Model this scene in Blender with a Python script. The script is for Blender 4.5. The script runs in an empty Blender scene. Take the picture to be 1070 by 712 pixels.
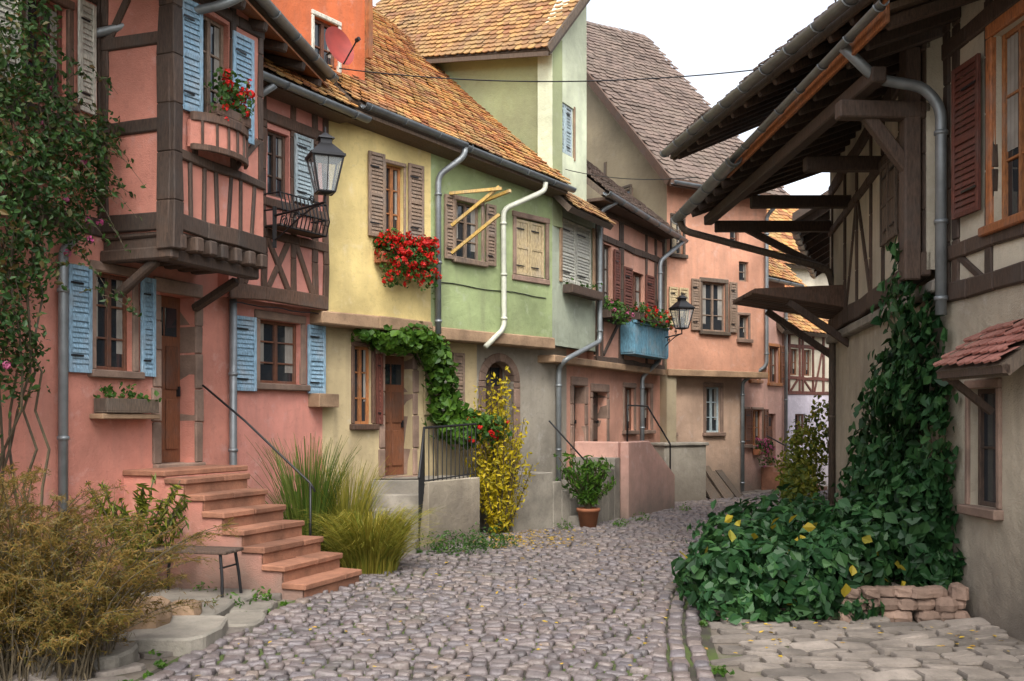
import bpy, math, random
import numpy as np
from mathutils import Vector, noise
random.seed(7); rng=np.random.default_rng(7)
R=random.uniform
SC=bpy.context.scene
# ------------------------------------------------------------------ materials
def newmat(name):
    m=bpy.data.materials.new(name); m.use_nodes=True
    n=m.node_tree.nodes; l=m.node_tree.links
    return m,n,l,n['Principled BSDF']
def rgb(c): return (c[0],c[1],c[2],1)
def mixc(n,l,fac,a,b,mode='MIX'):
    x=n.new('ShaderNodeMix'); x.data_type='RGBA'; x.blend_type=mode
    for s,v in ((x.inputs[0],fac),(x.inputs[6],a),(x.inputs[7],b)):
        if hasattr(v,'is_linked'): l.new(v,s)
        elif isinstance(v,(int,float)): s.default_value=v
        else: s.default_value=rgb(v)
    return x.outputs[2]
def tex(n,l,scale,detail=4,vec=None,sc=None,rough=.55):
    t=n.new('ShaderNodeTexNoise'); t.inputs['Scale'].default_value=scale; t.inputs['Detail'].default_value=detail; t.inputs['Roughness'].default_value=rough
    c=n.new('ShaderNodeTexCoord'); src=c.outputs['Object']
    if sc:
        mp=n.new('ShaderNodeMapping'); mp.inputs['Scale'].default_value=sc; l.new(src,mp.inputs[0]); src=mp.outputs[0]
    l.new(src,t.inputs['Vector']); return t.outputs[0]
def mr(n,l,v,a,b,c=0,d=1):
    x=n.new('ShaderNodeMapRange'); l.new(v,x.inputs[0])
    for i,q in enumerate((a,b,c,d)): x.inputs[i+1].default_value=q
    return x.outputs[0]
def bump(n,l,b,h,st,dist=.02):
    x=n.new('ShaderNodeBump'); x.inputs['Strength'].default_value=st; x.inputs['Distance'].default_value=dist
    l.new(h,x.inputs['Height']); l.new(x.outputs[0],b.inputs['Normal'])
def math_(n,l,op,a,b):
    x=n.new('ShaderNodeMath'); x.operation=op
    for i,v in enumerate((a,b)):
        if hasattr(v,'is_linked'): l.new(v,x.inputs[i])
        else: x.inputs[i].default_value=v
    return x.outputs[0]
def mul(c,k): return tuple(min(1,x*k) for x in c)
def plaster(name,col,dirt=.6,grime=(.15,.125,.10),hi=1.5,b=.55):
    m,n,l,p=newmat(name)
    big=mr(n,l,tex(n,l,.9,5),.35,.68); c=mixc(n,l,big,mul(col,1.1),mul(col,.66))
    st=mr(n,l,tex(n,l,2.2,4,sc=(2.2,2.2,.28)),.48,.75,0,dirt); c=mixc(n,l,st,c,mul(tuple((x*.6+g*.4) for x,g in zip(col,grime)),.9))
    sp=mr(n,l,tex(n,l,11,6,rough=.7),.54,.75,0,.5); c=mixc(n,l,sp,c,mul(col,.55))
    lt=mr(n,l,tex(n,l,4.3,6,rough=.65),.57,.7,0,.42); c=mixc(n,l,lt,c,tuple(x*.65+.22 for x in col))
    tc=n.new('ShaderNodeTexCoord'); s=n.new('ShaderNodeSeparateXYZ'); l.new(tc.outputs['Object'],s.inputs[0])
    zz=math_(n,l,'ADD',s.outputs[2],math_(n,l,'MULTIPLY',tex(n,l,2.5,5),-1.1))
    c=mixc(n,l,mr(n,l,zz,hi-.9,-.45,0,dirt+.2),c,grime)
    l.new(c,p.inputs['Base Color']); p.inputs['Roughness'].default_value=.92
    h=math_(n,l,'ADD',tex(n,l,7,5),math_(n,l,'MULTIPLY',tex(n,l,70,3),.5)); bump(n,l,p,h,b,.03)
    return m
def island(n): return n.new('ShaderNodeNewGeometry').outputs['Random Per Island']
def wood(name,col,var=.35,rough=.75,b=.4,sc=(6,6,1.2)):
    m,n,l,p=newmat(name)
    g=tex(n,l,9,6,sc=sc,rough=.7); c=mixc(n,l,mr(n,l,g,.35,.7),mul(col,1.2),mul(col,.4))
    w=mr(n,l,tex(n,l,3,4),.48,.72,0,.4); gr=sum(col)/3; c=mixc(n,l,w,c,(gr*.95+.02,gr*.88+.017,gr*.82+.014))
    c=mixc(n,l,1.0,c,mixc(n,l,island(n),(1-var,)*3,(1+var*.4,)*3),'MULTIPLY')
    l.new(c,p.inputs['Base Color']); p.inputs['Roughness'].default_value=rough; bump(n,l,p,g,b,.01); return m
def stone(name,col,var=.3,b=.6):
    m,n,l,p=newmat(name)
    c=mixc(n,l,mr(n,l,tex(n,l,2.5,5),.35,.7),mul(col,1.12),mul(col,.55))
    c=mixc(n,l,mr(n,l,tex(n,l,25,6,rough=.7),.5,.75,0,.6),c,mul(col,.5))
    c=mixc(n,l,1.0,c,mixc(n,l,island(n),(1-var,)*3,(1+var*.3,)*3),'MULTIPLY')
    l.new(c,p.inputs['Base Color']); p.inputs['Roughness'].default_value=.85
    bump(n,l,p,math_(n,l,'ADD',tex(n,l,9,5),math_(n,l,'MULTIPLY',tex(n,l,60,3),.4)),b,.02); return m
def ramp(n,l,fac,cols):
    r=n.new('ShaderNodeValToRGB'); l.new(fac,r.inputs[0]); e=r.color_ramp.elements
    while len(e)<len(cols): e.new(.5)
    for i,c in enumerate(cols): e[i].position=i/(len(cols)-1); e[i].color=rgb(c)
    return r.outputs[0]
def tilemat(name,cols,b=.5,lich=.4,lc=(.13,.12,.08)):
    m,n,l,p=newmat(name)
    c=ramp(n,l,island(n),cols); c=mixc(n,l,mr(n,l,tex(n,l,1.1,4),.40,.64,0,lich),c,lc)
    c=mixc(n,l,mr(n,l,tex(n,l,30,5,rough=.7),.5,.72,0,.5),c,mul(cols[0],.55))
    l.new(c,p.inputs['Base Color']); p.inputs['Roughness'].default_value=.85; bump(n,l,p,tex(n,l,40,4),b,.008); return m
def leafmat(name,cols,tr=.3):
    m,n,l,p=newmat(name)
    c=ramp(n,l,island(n),cols); c=mixc(n,l,mr(n,l,tex(n,l,1.6,3),.35,.65,0,.5),c,mul(cols[0],.65))
    l.new(c,p.inputs['Base Color']); p.inputs['Roughness'].default_value=.5; p.inputs['Specular IOR Level'].default_value=.3
    t=n.new('ShaderNodeBsdfTranslucent'); l.new(mixc(n,l,1.0,c,(1.0,1.0,.6),'MULTIPLY'),t.inputs[0])
    ms=n.new('ShaderNodeMixShader'); ms.inputs[0].default_value=tr; o=n['Material Output']
    l.new(p.outputs[0],ms.inputs[1]); l.new(t.outputs[0],ms.inputs[2]); l.new(ms.outputs[0],o.inputs[0]); return m
def flat(name,col,rough=.6,metal=0.0,var=.12):
    m,n,l,p=newmat(name)
    c=mixc(n,l,mr(n,l,tex(n,l,5,5),.35,.7),mul(col,1.1),mul(col,1-var*2)); l.new(c,p.inputs['Base Color'])
    p.inputs['Roughness'].default_value=rough; p.inputs['Metallic'].default_value=metal; return m
MT={}
MT['pinkA']=plaster('pink_plaster',(.60,.245,.18))
MT['pinkB']=plaster('rose_plaster',(.62,.26,.205))
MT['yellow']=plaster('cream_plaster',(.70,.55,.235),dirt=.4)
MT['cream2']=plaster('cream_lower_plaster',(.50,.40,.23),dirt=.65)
MT['green']=plaster('sage_plaster',(.32,.39,.185))
MT['green2']=plaster('pale_green_plaster',(.50,.64,.28),dirt=.45,hi=.2)
MT['white2']=plaster('pale_plaster',(.60,.64,.46),dirt=.4)
MT['greyst']=plaster('grey_base_plaster',(.30,.27,.22),dirt=.6,b=.7)
MT['E']=plaster('dusky_pink_plaster',(.54,.28,.20))
MT['EUm']=plaster('greywhite_plaster',(.38,.42,.32))
MT['Fu']=plaster('salmon_plaster',(.60,.30,.195))
MT['Fl']=plaster('beige_pink_plaster',(.48,.33,.24))
MT['Fg']=plaster('beige_gable_plaster',(.66,.54,.33),hi=.2,dirt=.4)
MT['G']=plaster('pale_pink_plaster',(.62,.36,.29))
MT['W']=plaster('lavender_plaster',(.58,.52,.58))
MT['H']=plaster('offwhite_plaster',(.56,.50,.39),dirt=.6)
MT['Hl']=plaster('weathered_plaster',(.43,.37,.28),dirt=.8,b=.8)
MT['dorm']=plaster('orange_plaster',(.52,.13,.045))
MT['timber']=wood('dark_timber',(.078,.048,.033))
MT['timberR']=wood('brown_timber',(.11,.06,.038))
MT['timberG']=wood('grey_timber',(.115,.082,.058))
MT['fascia']=wood('orange_fascia',(.36,.125,.04))
MT['soffit']=wood('soffit_boards',(.14,.092,.06))
MT['blue']=wood('blue_paint',(.25,.40,.52),var=.15,b=.25)
MT['paleblue']=wood('pale_blue_paint',(.38,.47,.50),var=.15,b=.25)
MT['taupe']=wood('taupe_paint',(.24,.165,.115),var=.15,b=.25)
MT['creamp']=wood('cream_paint',(.50,.39,.22),var=.15,b=.25)
MT['whitep']=wood('white_paint',(.55,.54,.46),var=.15,b=.25)
MT['brown']=wood('brown_paint',(.16,.06,.03),var=.2,b=.3)
MT['redbr']=wood('redbrown_paint',(.13,.036,.022),var=.2,b=.3)
MT['door']=wood('door_wood',(.17,.06,.025),var=.25,sc=(14,14,1))
MT['orw']=wood('orange_window_wood',(.36,.14,.045),var=.2)
MT['yelw']=wood('yellow_wood',(.52,.33,.08),var=.2)
MT['tealb']=wood('teal_blue_paint',(.12,.28,.38),var=.15)
MT['sand']=stone('sandstone',(.27,.18,.135))
MT['redsand']=stone('red_sandstone',(.30,.135,.08))
MT['grey']=stone('grey_stone',(.26,.235,.195))
MT['sandy']=stone('ledge_stone',(.33,.215,.13))
MT['flag']=stone('flagstone',(.24,.205,.175),var=.4)
MT['zinc']=flat('zinc',(.23,.25,.26),.45,.45)
MT['whpipe']=flat('pale_pipe',(.50,.51,.42),.5)
MT['iron']=flat('black_iron',(.016,.016,.018),.45,.3)
MT['dish']=flat('dish_red',(.26,.03,.02),.6)
MT['curt']=flat('curtain',(.26,.24,.21),.9)
MT['terra']=flat('terracotta',(.30,.11,.05),.8)
MT['tileO']=tilemat('orange_roof_tiles',[(.22,.075,.028),(.38,.145,.045),(.50,.25,.075),(.44,.27,.09),(.30,.115,.045)])
MT['tileD']=tilemat('ochre_roof_tiles',[(.20,.09,.038),(.34,.17,.06),(.42,.25,.085),(.26,.11,.05)])
MT['tileF']=tilemat('brown_roof_tiles',[(.10,.07,.058),(.155,.11,.09),(.19,.135,.11),(.125,.09,.075)],lich=.2)
MT['tileP']=tilemat('pink_tiles',[(.24,.085,.065),(.34,.14,.11),(.29,.115,.09)],lich=.2)
m,n,l,p=newmat('window_glass'); p.inputs['Base Color'].default_value=(.02,.025,.03,1); p.inputs['Roughness'].default_value=.06; p.inputs['Specular IOR Level'].default_value=.8; MT['glass']=m
bump(n,l,p,tex(n,l,3,2),.08,.02)
m,n,l,p=newmat('lantern_glass'); p.inputs['Base Color'].default_value=(.55,.6,.62,1); p.inputs['Roughness'].default_value=.15; p.inputs['Alpha'].default_value=.3; MT['lglass']=m
m,n,l,p=newmat('cobblestone')
c=ramp(n,l,island(n),[(.075,.066,.07),(.15,.125,.125),(.20,.165,.16),(.11,.10,.112),(.235,.19,.17),(.13,.10,.098),(.175,.155,.165),(.21,.16,.13)])
c=mixc(n,l,mr(n,l,tex(n,l,.5,4),.35,.7,0,.5),c,(.115,.098,.094)); c=mixc(n,l,mr(n,l,tex(n,l,35,6,rough=.7),.46,.75,0,.7),c,(.055,.047,.042))
c=mixc(n,l,mr(n,l,tex(n,l,1.3,6,rough=.7),.57,.70,0,.4),c,(.07,.078,.035))
l.new(c,p.inputs['Base Color']); p.inputs['Roughness'].default_value=.48; bump(n,l,p,math_(n,l,'ADD',tex(n,l,14,4),math_(n,l,'MULTIPLY',tex(n,l,80,3),.4)),.8,.014); MT['cob']=m
def groundmat(name,a,b_,moss,mo):
    m,n,l,p=newmat(name); c=mixc(n,l,mr(n,l,tex(n,l,3,6),.35,.7),a,b_); c=mixc(n,l,mr(n,l,tex(n,l,1.1,5,rough=.65),mo,mo+.12),c,moss)
    l.new(c,p.inputs['Base Color']); p.inputs['Roughness'].default_value=.95; bump(n,l,p,tex(n,l,40,5,rough=.7),.7,.02); return m
MT['joint']=groundmat('road_joint_moss',(.06,.05,.038),(.035,.03,.022),(.065,.095,.018),.44)
MT['ground']=groundmat('earth_paving',(.18,.15,.12),(.11,.09,.07),(.07,.095,.028),.52)
MT['ivy']=leafmat('creeper_leaves',[(.011,.038,.012),(.017,.062,.02),(.028,.09,.026),(.048,.12,.032),(.022,.068,.026)],.2)
MT['ivyY']=leafmat('autumn_leaves',[(.30,.22,.02),(.42,.32,.03),(.20,.20,.03)])
MT['rose']=leafmat('rose_leaves',[(.018,.05,.012),(.035,.085,.018),(.06,.125,.028),(.045,.10,.035),(.16,.09,.03)])
MT['vine']=leafmat('vine_leaves',[(.03,.085,.01),(.06,.145,.015),(.10,.20,.02),(.045,.105,.015)])
MT['yshr']=leafmat('yellow_leaves',[(.34,.28,.015),(.54,.43,.015),(.66,.49,.02),(.22,.22,.02),(.58,.44,.02)],.38)
MT['bush']=leafmat('bush_leaves',[(.06,.10,.015),(.15,.18,.02),(.30,.27,.03),(.08,.13,.02)],.3)
MT['grassY']=leafmat('golden_grass',[(.12,.15,.02),(.28,.25,.035),(.42,.33,.06),(.20,.22,.03)],.35)
MT['grassG']=leafmat('green_grass',[(.05,.10,.015),(.10,.16,.02),(.19,.21,.05)],.3)
MT['feath']=leafmat('feathery_leaves',[(.10,.08,.018),(.19,.115,.025),(.27,.155,.038),(.08,.10,.018),(.32,.175,.045)],.35)
MT['oleander']=leafmat('oleander_leaves',[(.03,.075,.015),(.045,.11,.02),(.08,.15,.03)])
MT['ger']=leafmat('geranium_leaves',[(.03,.08,.015),(.055,.13,.02),(.08,.16,.03)])
MT['red']=leafmat('red_petals',[(.45,.008,.008),(.65,.022,.012),(.55,.012,.01)],.25)
MT['pinkf']=leafmat('pink_petals',[(.50,.07,.22),(.62,.20,.34)],.25)
MT['stem']=wood('stems',(.10,.075,.04))
MT['leafl']=leafmat('fallen_leaves',[(.5,.34,.03),(.58,.38,.04),(.30,.15,.04)],.1)
# ------------------------------------------------------------------ mesh helpers
class Acc:
    def __init__(s): s.v=[]; s.f=[]; s.m=[]; s.n=0
    def add(s,v,f,m=0):
        b=s.n; s.v.extend([tuple(x) for x in v]); s.n+=len(v)
        for q in f: s.f.append(tuple(b+i for i in q)); s.m.append(m)
    def hexa(s,p,m=0): s.add(p,[(0,3,2,1),(4,5,6,7),(0,1,5,4),(1,2,6,5),(2,3,7,6),(3,0,4,7)],m)
    def box(s,x0,x1,y0,y1,z0,z1,m=0): s.hexa([(x0,y0,z0),(x1,y0,z0),(x1,y1,z0),(x0,y1,z0),(x0,y0,z1),(x1,y0,z1),(x1,y1,z1),(x0,y1,z1)],m)
    def tube(s,pts,r,m=0,k=8,r1=None,cap=True):
        P=[Vector(p) for p in pts]; N=len(P); rings=[]; up=None
        for i in range(N):
            t=(P[min(i+1,N-1)]-P[max(i-1,0)]).normalized()
            a=t.cross(Vector((0,0,1)) if abs(t.z)<.9 else Vector((1,0,0))) if up is None else up-t*up.dot(t)
            if a.length<1e-4: a=t.orthogonal()
            a.normalize(); up=a.copy(); b=t.cross(a); rr=r if r1 is None else r+(r1-r)*i/(N-1)
            rings.append([P[i]+a*math.cos(2*math.pi*j/k)*rr+b*math.sin(2*math.pi*j/k)*rr for j in range(k)])
        v=[q for g in rings for q in g]; f=[]
        for i in range(N-1):
            for j in range(k): f.append((i*k+j,i*k+(j+1)%k,(i+1)*k+(j+1)%k,(i+1)*k+j))
        if cap: f.append(tuple(range(k))[::-1]); f.append(tuple((N-1)*k+j for j in range(k)))
        s.add(v,f,m)
    def beam(s,a,b,w,h,m=0,up=(0,0,1)):
        a=Vector(a); b=Vector(b); t=(b-a).normalized(); side=t.cross(Vector(up))
        if side.length<1e-3: side=Vector((1,0,0))
        side.normalize(); u=side.cross(t); x=side*w/2; y=u*h/2
        s.hexa([a-x-y,a+x-y,b+x-y,b-x-y,a-x+y,a+x+y,b+x+y,b-x+y],m)
def mkobj(name,acc,mats,parent=None,smooth=False,bev=0):
    me=bpy.data.meshes.new(name); me.from_pydata(acc.v,[],acc.f); 
    for x in mats: me.materials.append(x)
    if len(mats)>1: me.polygons.foreach_set('material_index',acc.m)
    if smooth: me.polygons.foreach_set('use_smooth',[True]*len(me.polygons))
    me.update(); o=bpy.data.objects.new(name,me); SC.collection.objects.link(o)
    if parent: o.parent=parent
    if bev:
        md=o.modifiers.new('bevel','BEVEL'); md.width=bev; md.segments=1; md.limit_method='ANGLE'; md.harden_normals=False
    return o
class Group:
    """one real object: Empty + named child meshes"""
    def __init__(s,name): s.name=name; s.p={}
    def part(s,nm,mat,smooth=False,bev=0):
        k=nm+'_'+mat if nm in('wall','shutters','window_frame','stonework') else nm
        if k not in s.p: s.p[k]=[Acc(),mat,smooth,bev]
        return s.p[k][0]
    def build(s):
        e=bpy.data.objects.new(s.name,None); SC.collection.objects.link(e)
        for k,(a,mat,sm,bv) in s.p.items():
            if a.f: mkobj(k,a,[MT[mat]],e,sm,bv)
        return e
class Fac:
    def __init__(s,p0,p1,sign=1):
        s.p0=Vector((p0[0],p0[1])); d=Vector((p1[0],p1[1]))-s.p0; s.L=d.length; s.d=d/s.L
        s.n=Vector((s.d.y,-s.d.x))*sign; s.sg=sign
    def pt(s,u,z,o=0):
        q=s.p0+s.d*u+s.n*o; return Vector((q.x,q.y,z))
    def box(s,a,u0,u1,z0,z1,o0,o1,j=0):
        P=[s.pt(u0,z0,o0),s.pt(u1,z0,o0),s.pt(u1,z0,o1),s.pt(u0,z0,o1),s.pt(u0,z1,o0),s.pt(u1,z1,o0),s.pt(u1,z1,o1),s.pt(u0,z1,o1)]
        if j: P=[p+Vector((R(-j,j),R(-j,j),R(-j,j))) for p in P]
        a.hexa(P)
    def bar(s,a,u0,z0,u1,z1,w,o0=-.05,o1=.03,j=.008):
        du,dz=u1-u0,z1-z0; L=math.hypot(du,dz); nx,nz=-dz/L*w/2,du/L*w/2; o1=o1+R(-.006,.006)
        k=max(1,int(L/.5)); prev=None
        for i in range(k+1):
            t=i/k; jj=R(-j,j)*2; x,z=u0+du*t+(nx/w*2*jj),z0+dz*t+(nz/w*2*jj); ww=1+R(-.1,.1)
            cur=((x-nx*ww,z-nz*ww),(x+nx*ww,z+nz*ww))
            if prev:
                c=[prev[0],cur[0],cur[1],prev[1]]; a.hexa([s.pt(x,y,o0) for x,y in c]+[s.pt(x,y,o1) for x,y in c])
            prev=cur
def wall(g,mat,F,u0,u1,z0,z1,ops=(),dep=.14,o=0,thick=.3):
    a=g.part('wall',mat)
    us=sorted({u0,u1,*[x for q in ops for x in q[:2]]}); zs=sorted({z0,z1,*[x for q in ops for x in q[2:4]]})
    for i in range(len(us)-1):
        for k in range(len(zs)-1):
            cu,cz=(us[i]+us[i+1])/2,(zs[k]+zs[k+1])/2
            if any(q[0]<cu<q[1] and q[2]<cz<q[3] for q in ops): continue
            a.add([F.pt(us[i],zs[k],o),F.pt(us[i+1],zs[k],o),F.pt(us[i+1],zs[k+1],o),F.pt(us[i],zs[k+1],o)],[(0,1,2,3)])
    for q in ops:
        c=[(q[0],q[2]),(q[1],q[2]),(q[1],q[3]),(q[0],q[3])]
        for i in range(4):
            x,y=c[i],c[(i+1)%4]; a.add([F.pt(*x,o),F.pt(*y,o),F.pt(*y,o-dep),F.pt(*x,o-dep)],[(0,1,2,3)])
    for u in (u0,u1): a.add([F.pt(u,z0,o),F.pt(u,z1,o),F.pt(u,z1,o-thick),F.pt(u,z0,o-thick)],[(0,1,2,3)])
    a.add([F.pt(u0,z1,o),F.pt(u1,z1,o),F.pt(u1,z1,o-thick),F.pt(u0,z1,o-thick)],[(0,1,2,3)])
    a.add([F.pt(u0,z0,o-thick),F.pt(u1,z0,o-thick),F.pt(u1,z1,o-thick),F.pt(u0,z1,o-thick)],[(0,1,2,3)])
def window(g,F,u0,u1,z0,z1,fr='brown',cols=2,rows=3,sur=None,sw=.09,sill=None,o=0,dep=.12,curtain=True):
    a=g.part('window_frame',fr,bev=.004); b=o-dep; t=.045
    F.box(a,u0,u0+t,z0,z1,b,b+.05); F.box(a,u1-t,u1,z0,z1,b,b+.05)
    F.box(a,u0+t,u1-t,z0,z0+t,b,b+.047); F.box(a,u0+t,u1-t,z1-t,z1,b,b+.047)
    for i in range(1,cols):
        x=u0+(u1-u0)*i/cols; w=.03 if cols>1 and i*2==cols else .013; F.box(a,x-w,x+w,z0+t,z1-t,b,b+.052)
    for i in range(1,rows):
        z=z0+(z1-z0)*i/rows; F.box(a,u0+t,u1-t,z-.012,z+.012,b,b+.035)
    gl=g.part('window_glass','glass'); gl.add([F.pt(u0,z0,b+.012),F.pt(u1,z0,b+.012),F.pt(u1,z1,b+.012),F.pt(u0,z1,b+.012)],[(0,1,2,3)])
    if curtain:
        k=g.part('window_curtain','curt'); w=(u1-u0)
        for s0,s1 in ((u0+t,u0+w*.24),(u1-w*.24,u1-t)):
            n_=5; zt=z1-t; zb=z0+R(.15,.4)*(z1-z0); v=[];
            for i in range(n_+1): 
                x=s0+(s1-s0)*i/n_; o_=b+.015+.006*(i%2); v+=[F.pt(x,zb,o_),F.pt(x,zt,o_)]
            k.add(v,[(2*i,2*i+2,2*i+3,2*i+1) for i in range(n_)])
    if sur:
        a=g.part('stonework',sur,bev=.012)
        F.box(a,u0-sw,u0,z0,z1,o-.03,o+.028,.004); F.box(a,u1,u1+sw,z0,z1,o-.03,o+.028,.004)
        F.box(a,u0-sw,u1+sw,z1,z1+sw*1.2,o-.03,o+.034,.004)
    if sill or sur:
        a=g.part('stonework',sill or sur,bev=.012); F.box(a,u0-sw-.03,u1+sw+.03,z0-.09,z0,o-.03,o+.09,.004)
def shutter(g,F,u0,u1,z0,z1,mat,o=.03,louv=True,ang=None):
    a=g.part('shutters',mat,bev=.004); t=.05; ang=R(-.02,.05) if ang is None else ang
    def bx(x0,x1,y0,y1,d0,d1):
        P=[]
        for z in (y0,y1):
            for (x,d) in ((x0,d0),(x1,d0),(x1,d1),(x0,d1)):
                P.append(F.pt(x,z,o+d+(x-(u0+u1)/2)*ang))
        a.hexa(P)
    bx(u0,u0+t,z0,z1,0,.035); bx(u1-t,u1,z0,z1,0,.035)
    for z in (z0,(z0+z1)/2-t/2,z1-t): bx(u0+t,u1-t,z,z+t,0,.033)
    if louv:
        for (a0,a1) in ((z0+t,(z0+z1)/2-t/2),((z0+z1)/2+t/2,z1-t)):
            k=max(4,int((a1-a0)/.055)); h=(a1-a0)/k
            for i in range(k):
                z=a0+i*h; v=[F.pt(u0+t,z,o+.028+(u0-(u0+u1)/2)*ang),F.pt(u1-t,z,o+.028+(u1-(u0+u1)/2)*ang),F.pt(u1-t,z+h*.95,o+.008+(u1-(u0+u1)/2)*ang),F.pt(u0+t,z+h*.95,o+.008+(u0-(u0+u1)/2)*ang)]
                a.add(v+[x-Vector((0,0,.012)) for x in v],[(0,1,2,3),(4,7,6,5),(0,4,5,1)])
    else:
        k=max(2,int((u1-u0)/.12)); w=(u1-u0-2*t)/k
        for i in range(k): bx(u0+t+i*w+.004,u0+t+(i+1)*w-.004,z0+t,z1-t,.004,.02)
    h=g.part('shutter_hinges','iron')
    for z in (z0+.15*(z1-z0),z0+.82*(z1-z0)): F.box(h,u0+.02,u0+(u1-u0)*.6,z,z+.02,o+.034,o+.042)
def door(g,F,u0,u1,z0,z1,o=-.2,mat='door'):
    a=g.part('door',mat,bev=.006); F.box(a,u0,u1,z0,z1,o-.05,o)
    w=u1-u0; h=z1-z0
    for (a0,a1,b0,b1) in ((.1,.45,.08,.38),(.55,.9,.08,.38),(.1,.45,.44,.7),(.55,.9,.44,.7)): F.box(a,u0+a0*w,u0+a1*w,z0+b0*h,z0+b1*h,o,o+.02)
    gl=g.part('window_glass','glass'); gl.add([F.pt(u0+.12*w,z0+.76*h,o+.004),F.pt(u1-.12*w,z0+.76*h,o+.004),F.pt(u1-.12*w,z0+.93*h,o+.004),F.pt(u0+.12*w,z0+.93*h,o+.004)],[(0,1,2,3)])
    F.box(a,u0+.48*w,u0+.52*w,z0+.76*h,z0+.93*h,o,o+.015)
    kn=g.part('door_handle','iron'); F.box(kn,u1-.12*w,u1-.09*w,z0+.4*h,z0+.46*h,o,o+.05)
def jambs(g,F,u0,u1,z0,z1,mat,w=.13,o=0,dep=.24):
    a=g.part('stonework',mat,bev=.015); z=z0
    while z<z1-.05:
        h=min(R(.3,.55),z1-z); F.box(a,u0-w-R(0,.03),u0,z,z+h-.008,o-dep,o+.03,.004); F.box(a,u1,u1+w+R(0,.03),z,z+h-.008,o-dep,o+.03,.004); z+=h
    F.box(a,u0-w,u1+w,z1,z1+.17,o-dep,o+.035,.004); F.box(a,u0-w,u1+w,z0-.1,z0,o-dep,o+.08,.004)
def gutter(g,a,b,r=.075,mat='zinc',nm='gutter'):
    A=g.part(nm,mat,True); a=Vector(a); b=Vector(b); t=(b-a).normalized(); s=t.cross(Vector((0,0,1))).normalized(); k=8; v=[]
    for P in (a,b):
        for rr in (r,r-.012):
            for j in range(k+1):
                th=math.pi*j/k; v.append(P+s*math.cos(th)*rr-Vector((0,0,1))*math.sin(th)*rr)
    K=k+1; f=[]
    for j in range(k): f+=[(j,j+1,2*K+j+1,2*K+j),(K+j,3*K+j,3*K+j+1,K+j+1)]
    f+=[(0,2*K,3*K,K),(k,K+k,3*K+k,2*K+k)]+[tuple(range(0,K))+tuple(range(2*K-1,K-1,-1)),tuple(range(2*K,3*K))+tuple(range(4*K-1,3*K-1,-1))]
    A.add(v,f)
    L=(b-a).length; q=g.part('gutter_brackets',mat)
    for i in range(int(L/.7)+1):
        P=a+t*(i*.7+.1); q.tube([P+s*math.cos(th)*(r+.006)-Vector((0,0,1))*math.sin(th)*(r+.006) for th in [math.pi*j/6 for j in range(7)]],.009,k=4)
def pipe(g,pts,r=.05,mat='zinc',nm='downpipe'):
    P=[Vector(p) for p in pts]; out=[P[0]]
    for i in range(1,len(P)-1):
        a,b,c=P[i-1],P[i],P[i+1]; ra=min(.12,(b-a).length*.4); rc=min(.12,(c-b).length*.4); s=b+(a-b).normalized()*ra; e=b+(c-b).normalized()*rc
        for t in (0,.33,.66,1): out.append(s*(1-t)**2+b*2*t*(1-t)+e*t*t)
    out.append(P[-1]); A=g.part(nm,mat,True); A.tube(out,r,k=10)
    for i in range(len(P)-1):
        d=P[i+1]-P[i]
        if abs(d.normalized().z)>.95 and d.length>.8:
            for t in (.12,.55,.92): q=P[i]+d*t; A.tube([q-Vector((0,0,.02)),q+Vector((0,0,.02))],r+.012,k=10)
def tiles(g,mat,O,U,V,LU,LV,w=.17,e=.15,clip=None,nm='roof_tiles',slab='timberG'):
    """beaver-tail tiles laid on a real roof slab. O eave corner, U along the eave, V up the slope"""
    O=Vector(O); U=Vector(U).normalized(); V=Vector(V).normalized(); N=U.cross(V).normalized()
    if N.z<0: N=-N
    A=g.part(nm,mat); nu=int(LU/w); nv=int(LV/e)
    for j in range(nv):
        for i in range(nu+1):
            u=(i+(.5 if j%2 else 0))*w; v=j*e+.02*noise.noise(Vector((u*.6,j*.3,1)))
            if u+w>LU+w*.6: continue
            ww=w*.485; uu=u+w*.5; h0=.05+R(-.008,.014)+.03*noise.noise(Vector((u*.7,v*.7,5))); h1=.012+.03*noise.noise(Vector((u*.7,v*.7,5))); Lt=e*1.7; sk=R(-.008,.008)
            prof=[(-ww,.035),(-ww*.75,.006),(0,-.012),(ww*.75,.006),(ww,.035)]
            top=[O+U*(uu+x+sk)+V*(v+y)+N*h0 for x,y in prof]+[O+U*(uu+ww)+V*(v+Lt)+N*h1,O+U*(uu-ww)+V*(v+Lt)+N*h1]
            low=[p-N*.02 for p in top[:5]]
            A.add(top+low,[tuple(range(7))]+[(k,7+k,8+k,k+1) for k in range(4)])
    S=g.part('roof_slab',slab)
    q=[O,O+U*LU,O+U*LU+V*LV,O+V*LV]; S.hexa([p-N*.12 for p in q]+[p-N*.012 for p in q])
def gable(g,mat,F,pts,o=0,th=.3):
    a=g.part('wall',mat); k=len(pts); f=[F.pt(u,z,o) for u,z in pts]; b=[F.pt(u,z,o-th) for u,z in pts]
    a.add(f+b,[tuple(range(k)),tuple(range(2*k-1,k-1,-1))]+[(i,k+i,k+(i+1)%k,(i+1)%k) for i in range(k)])
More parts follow.
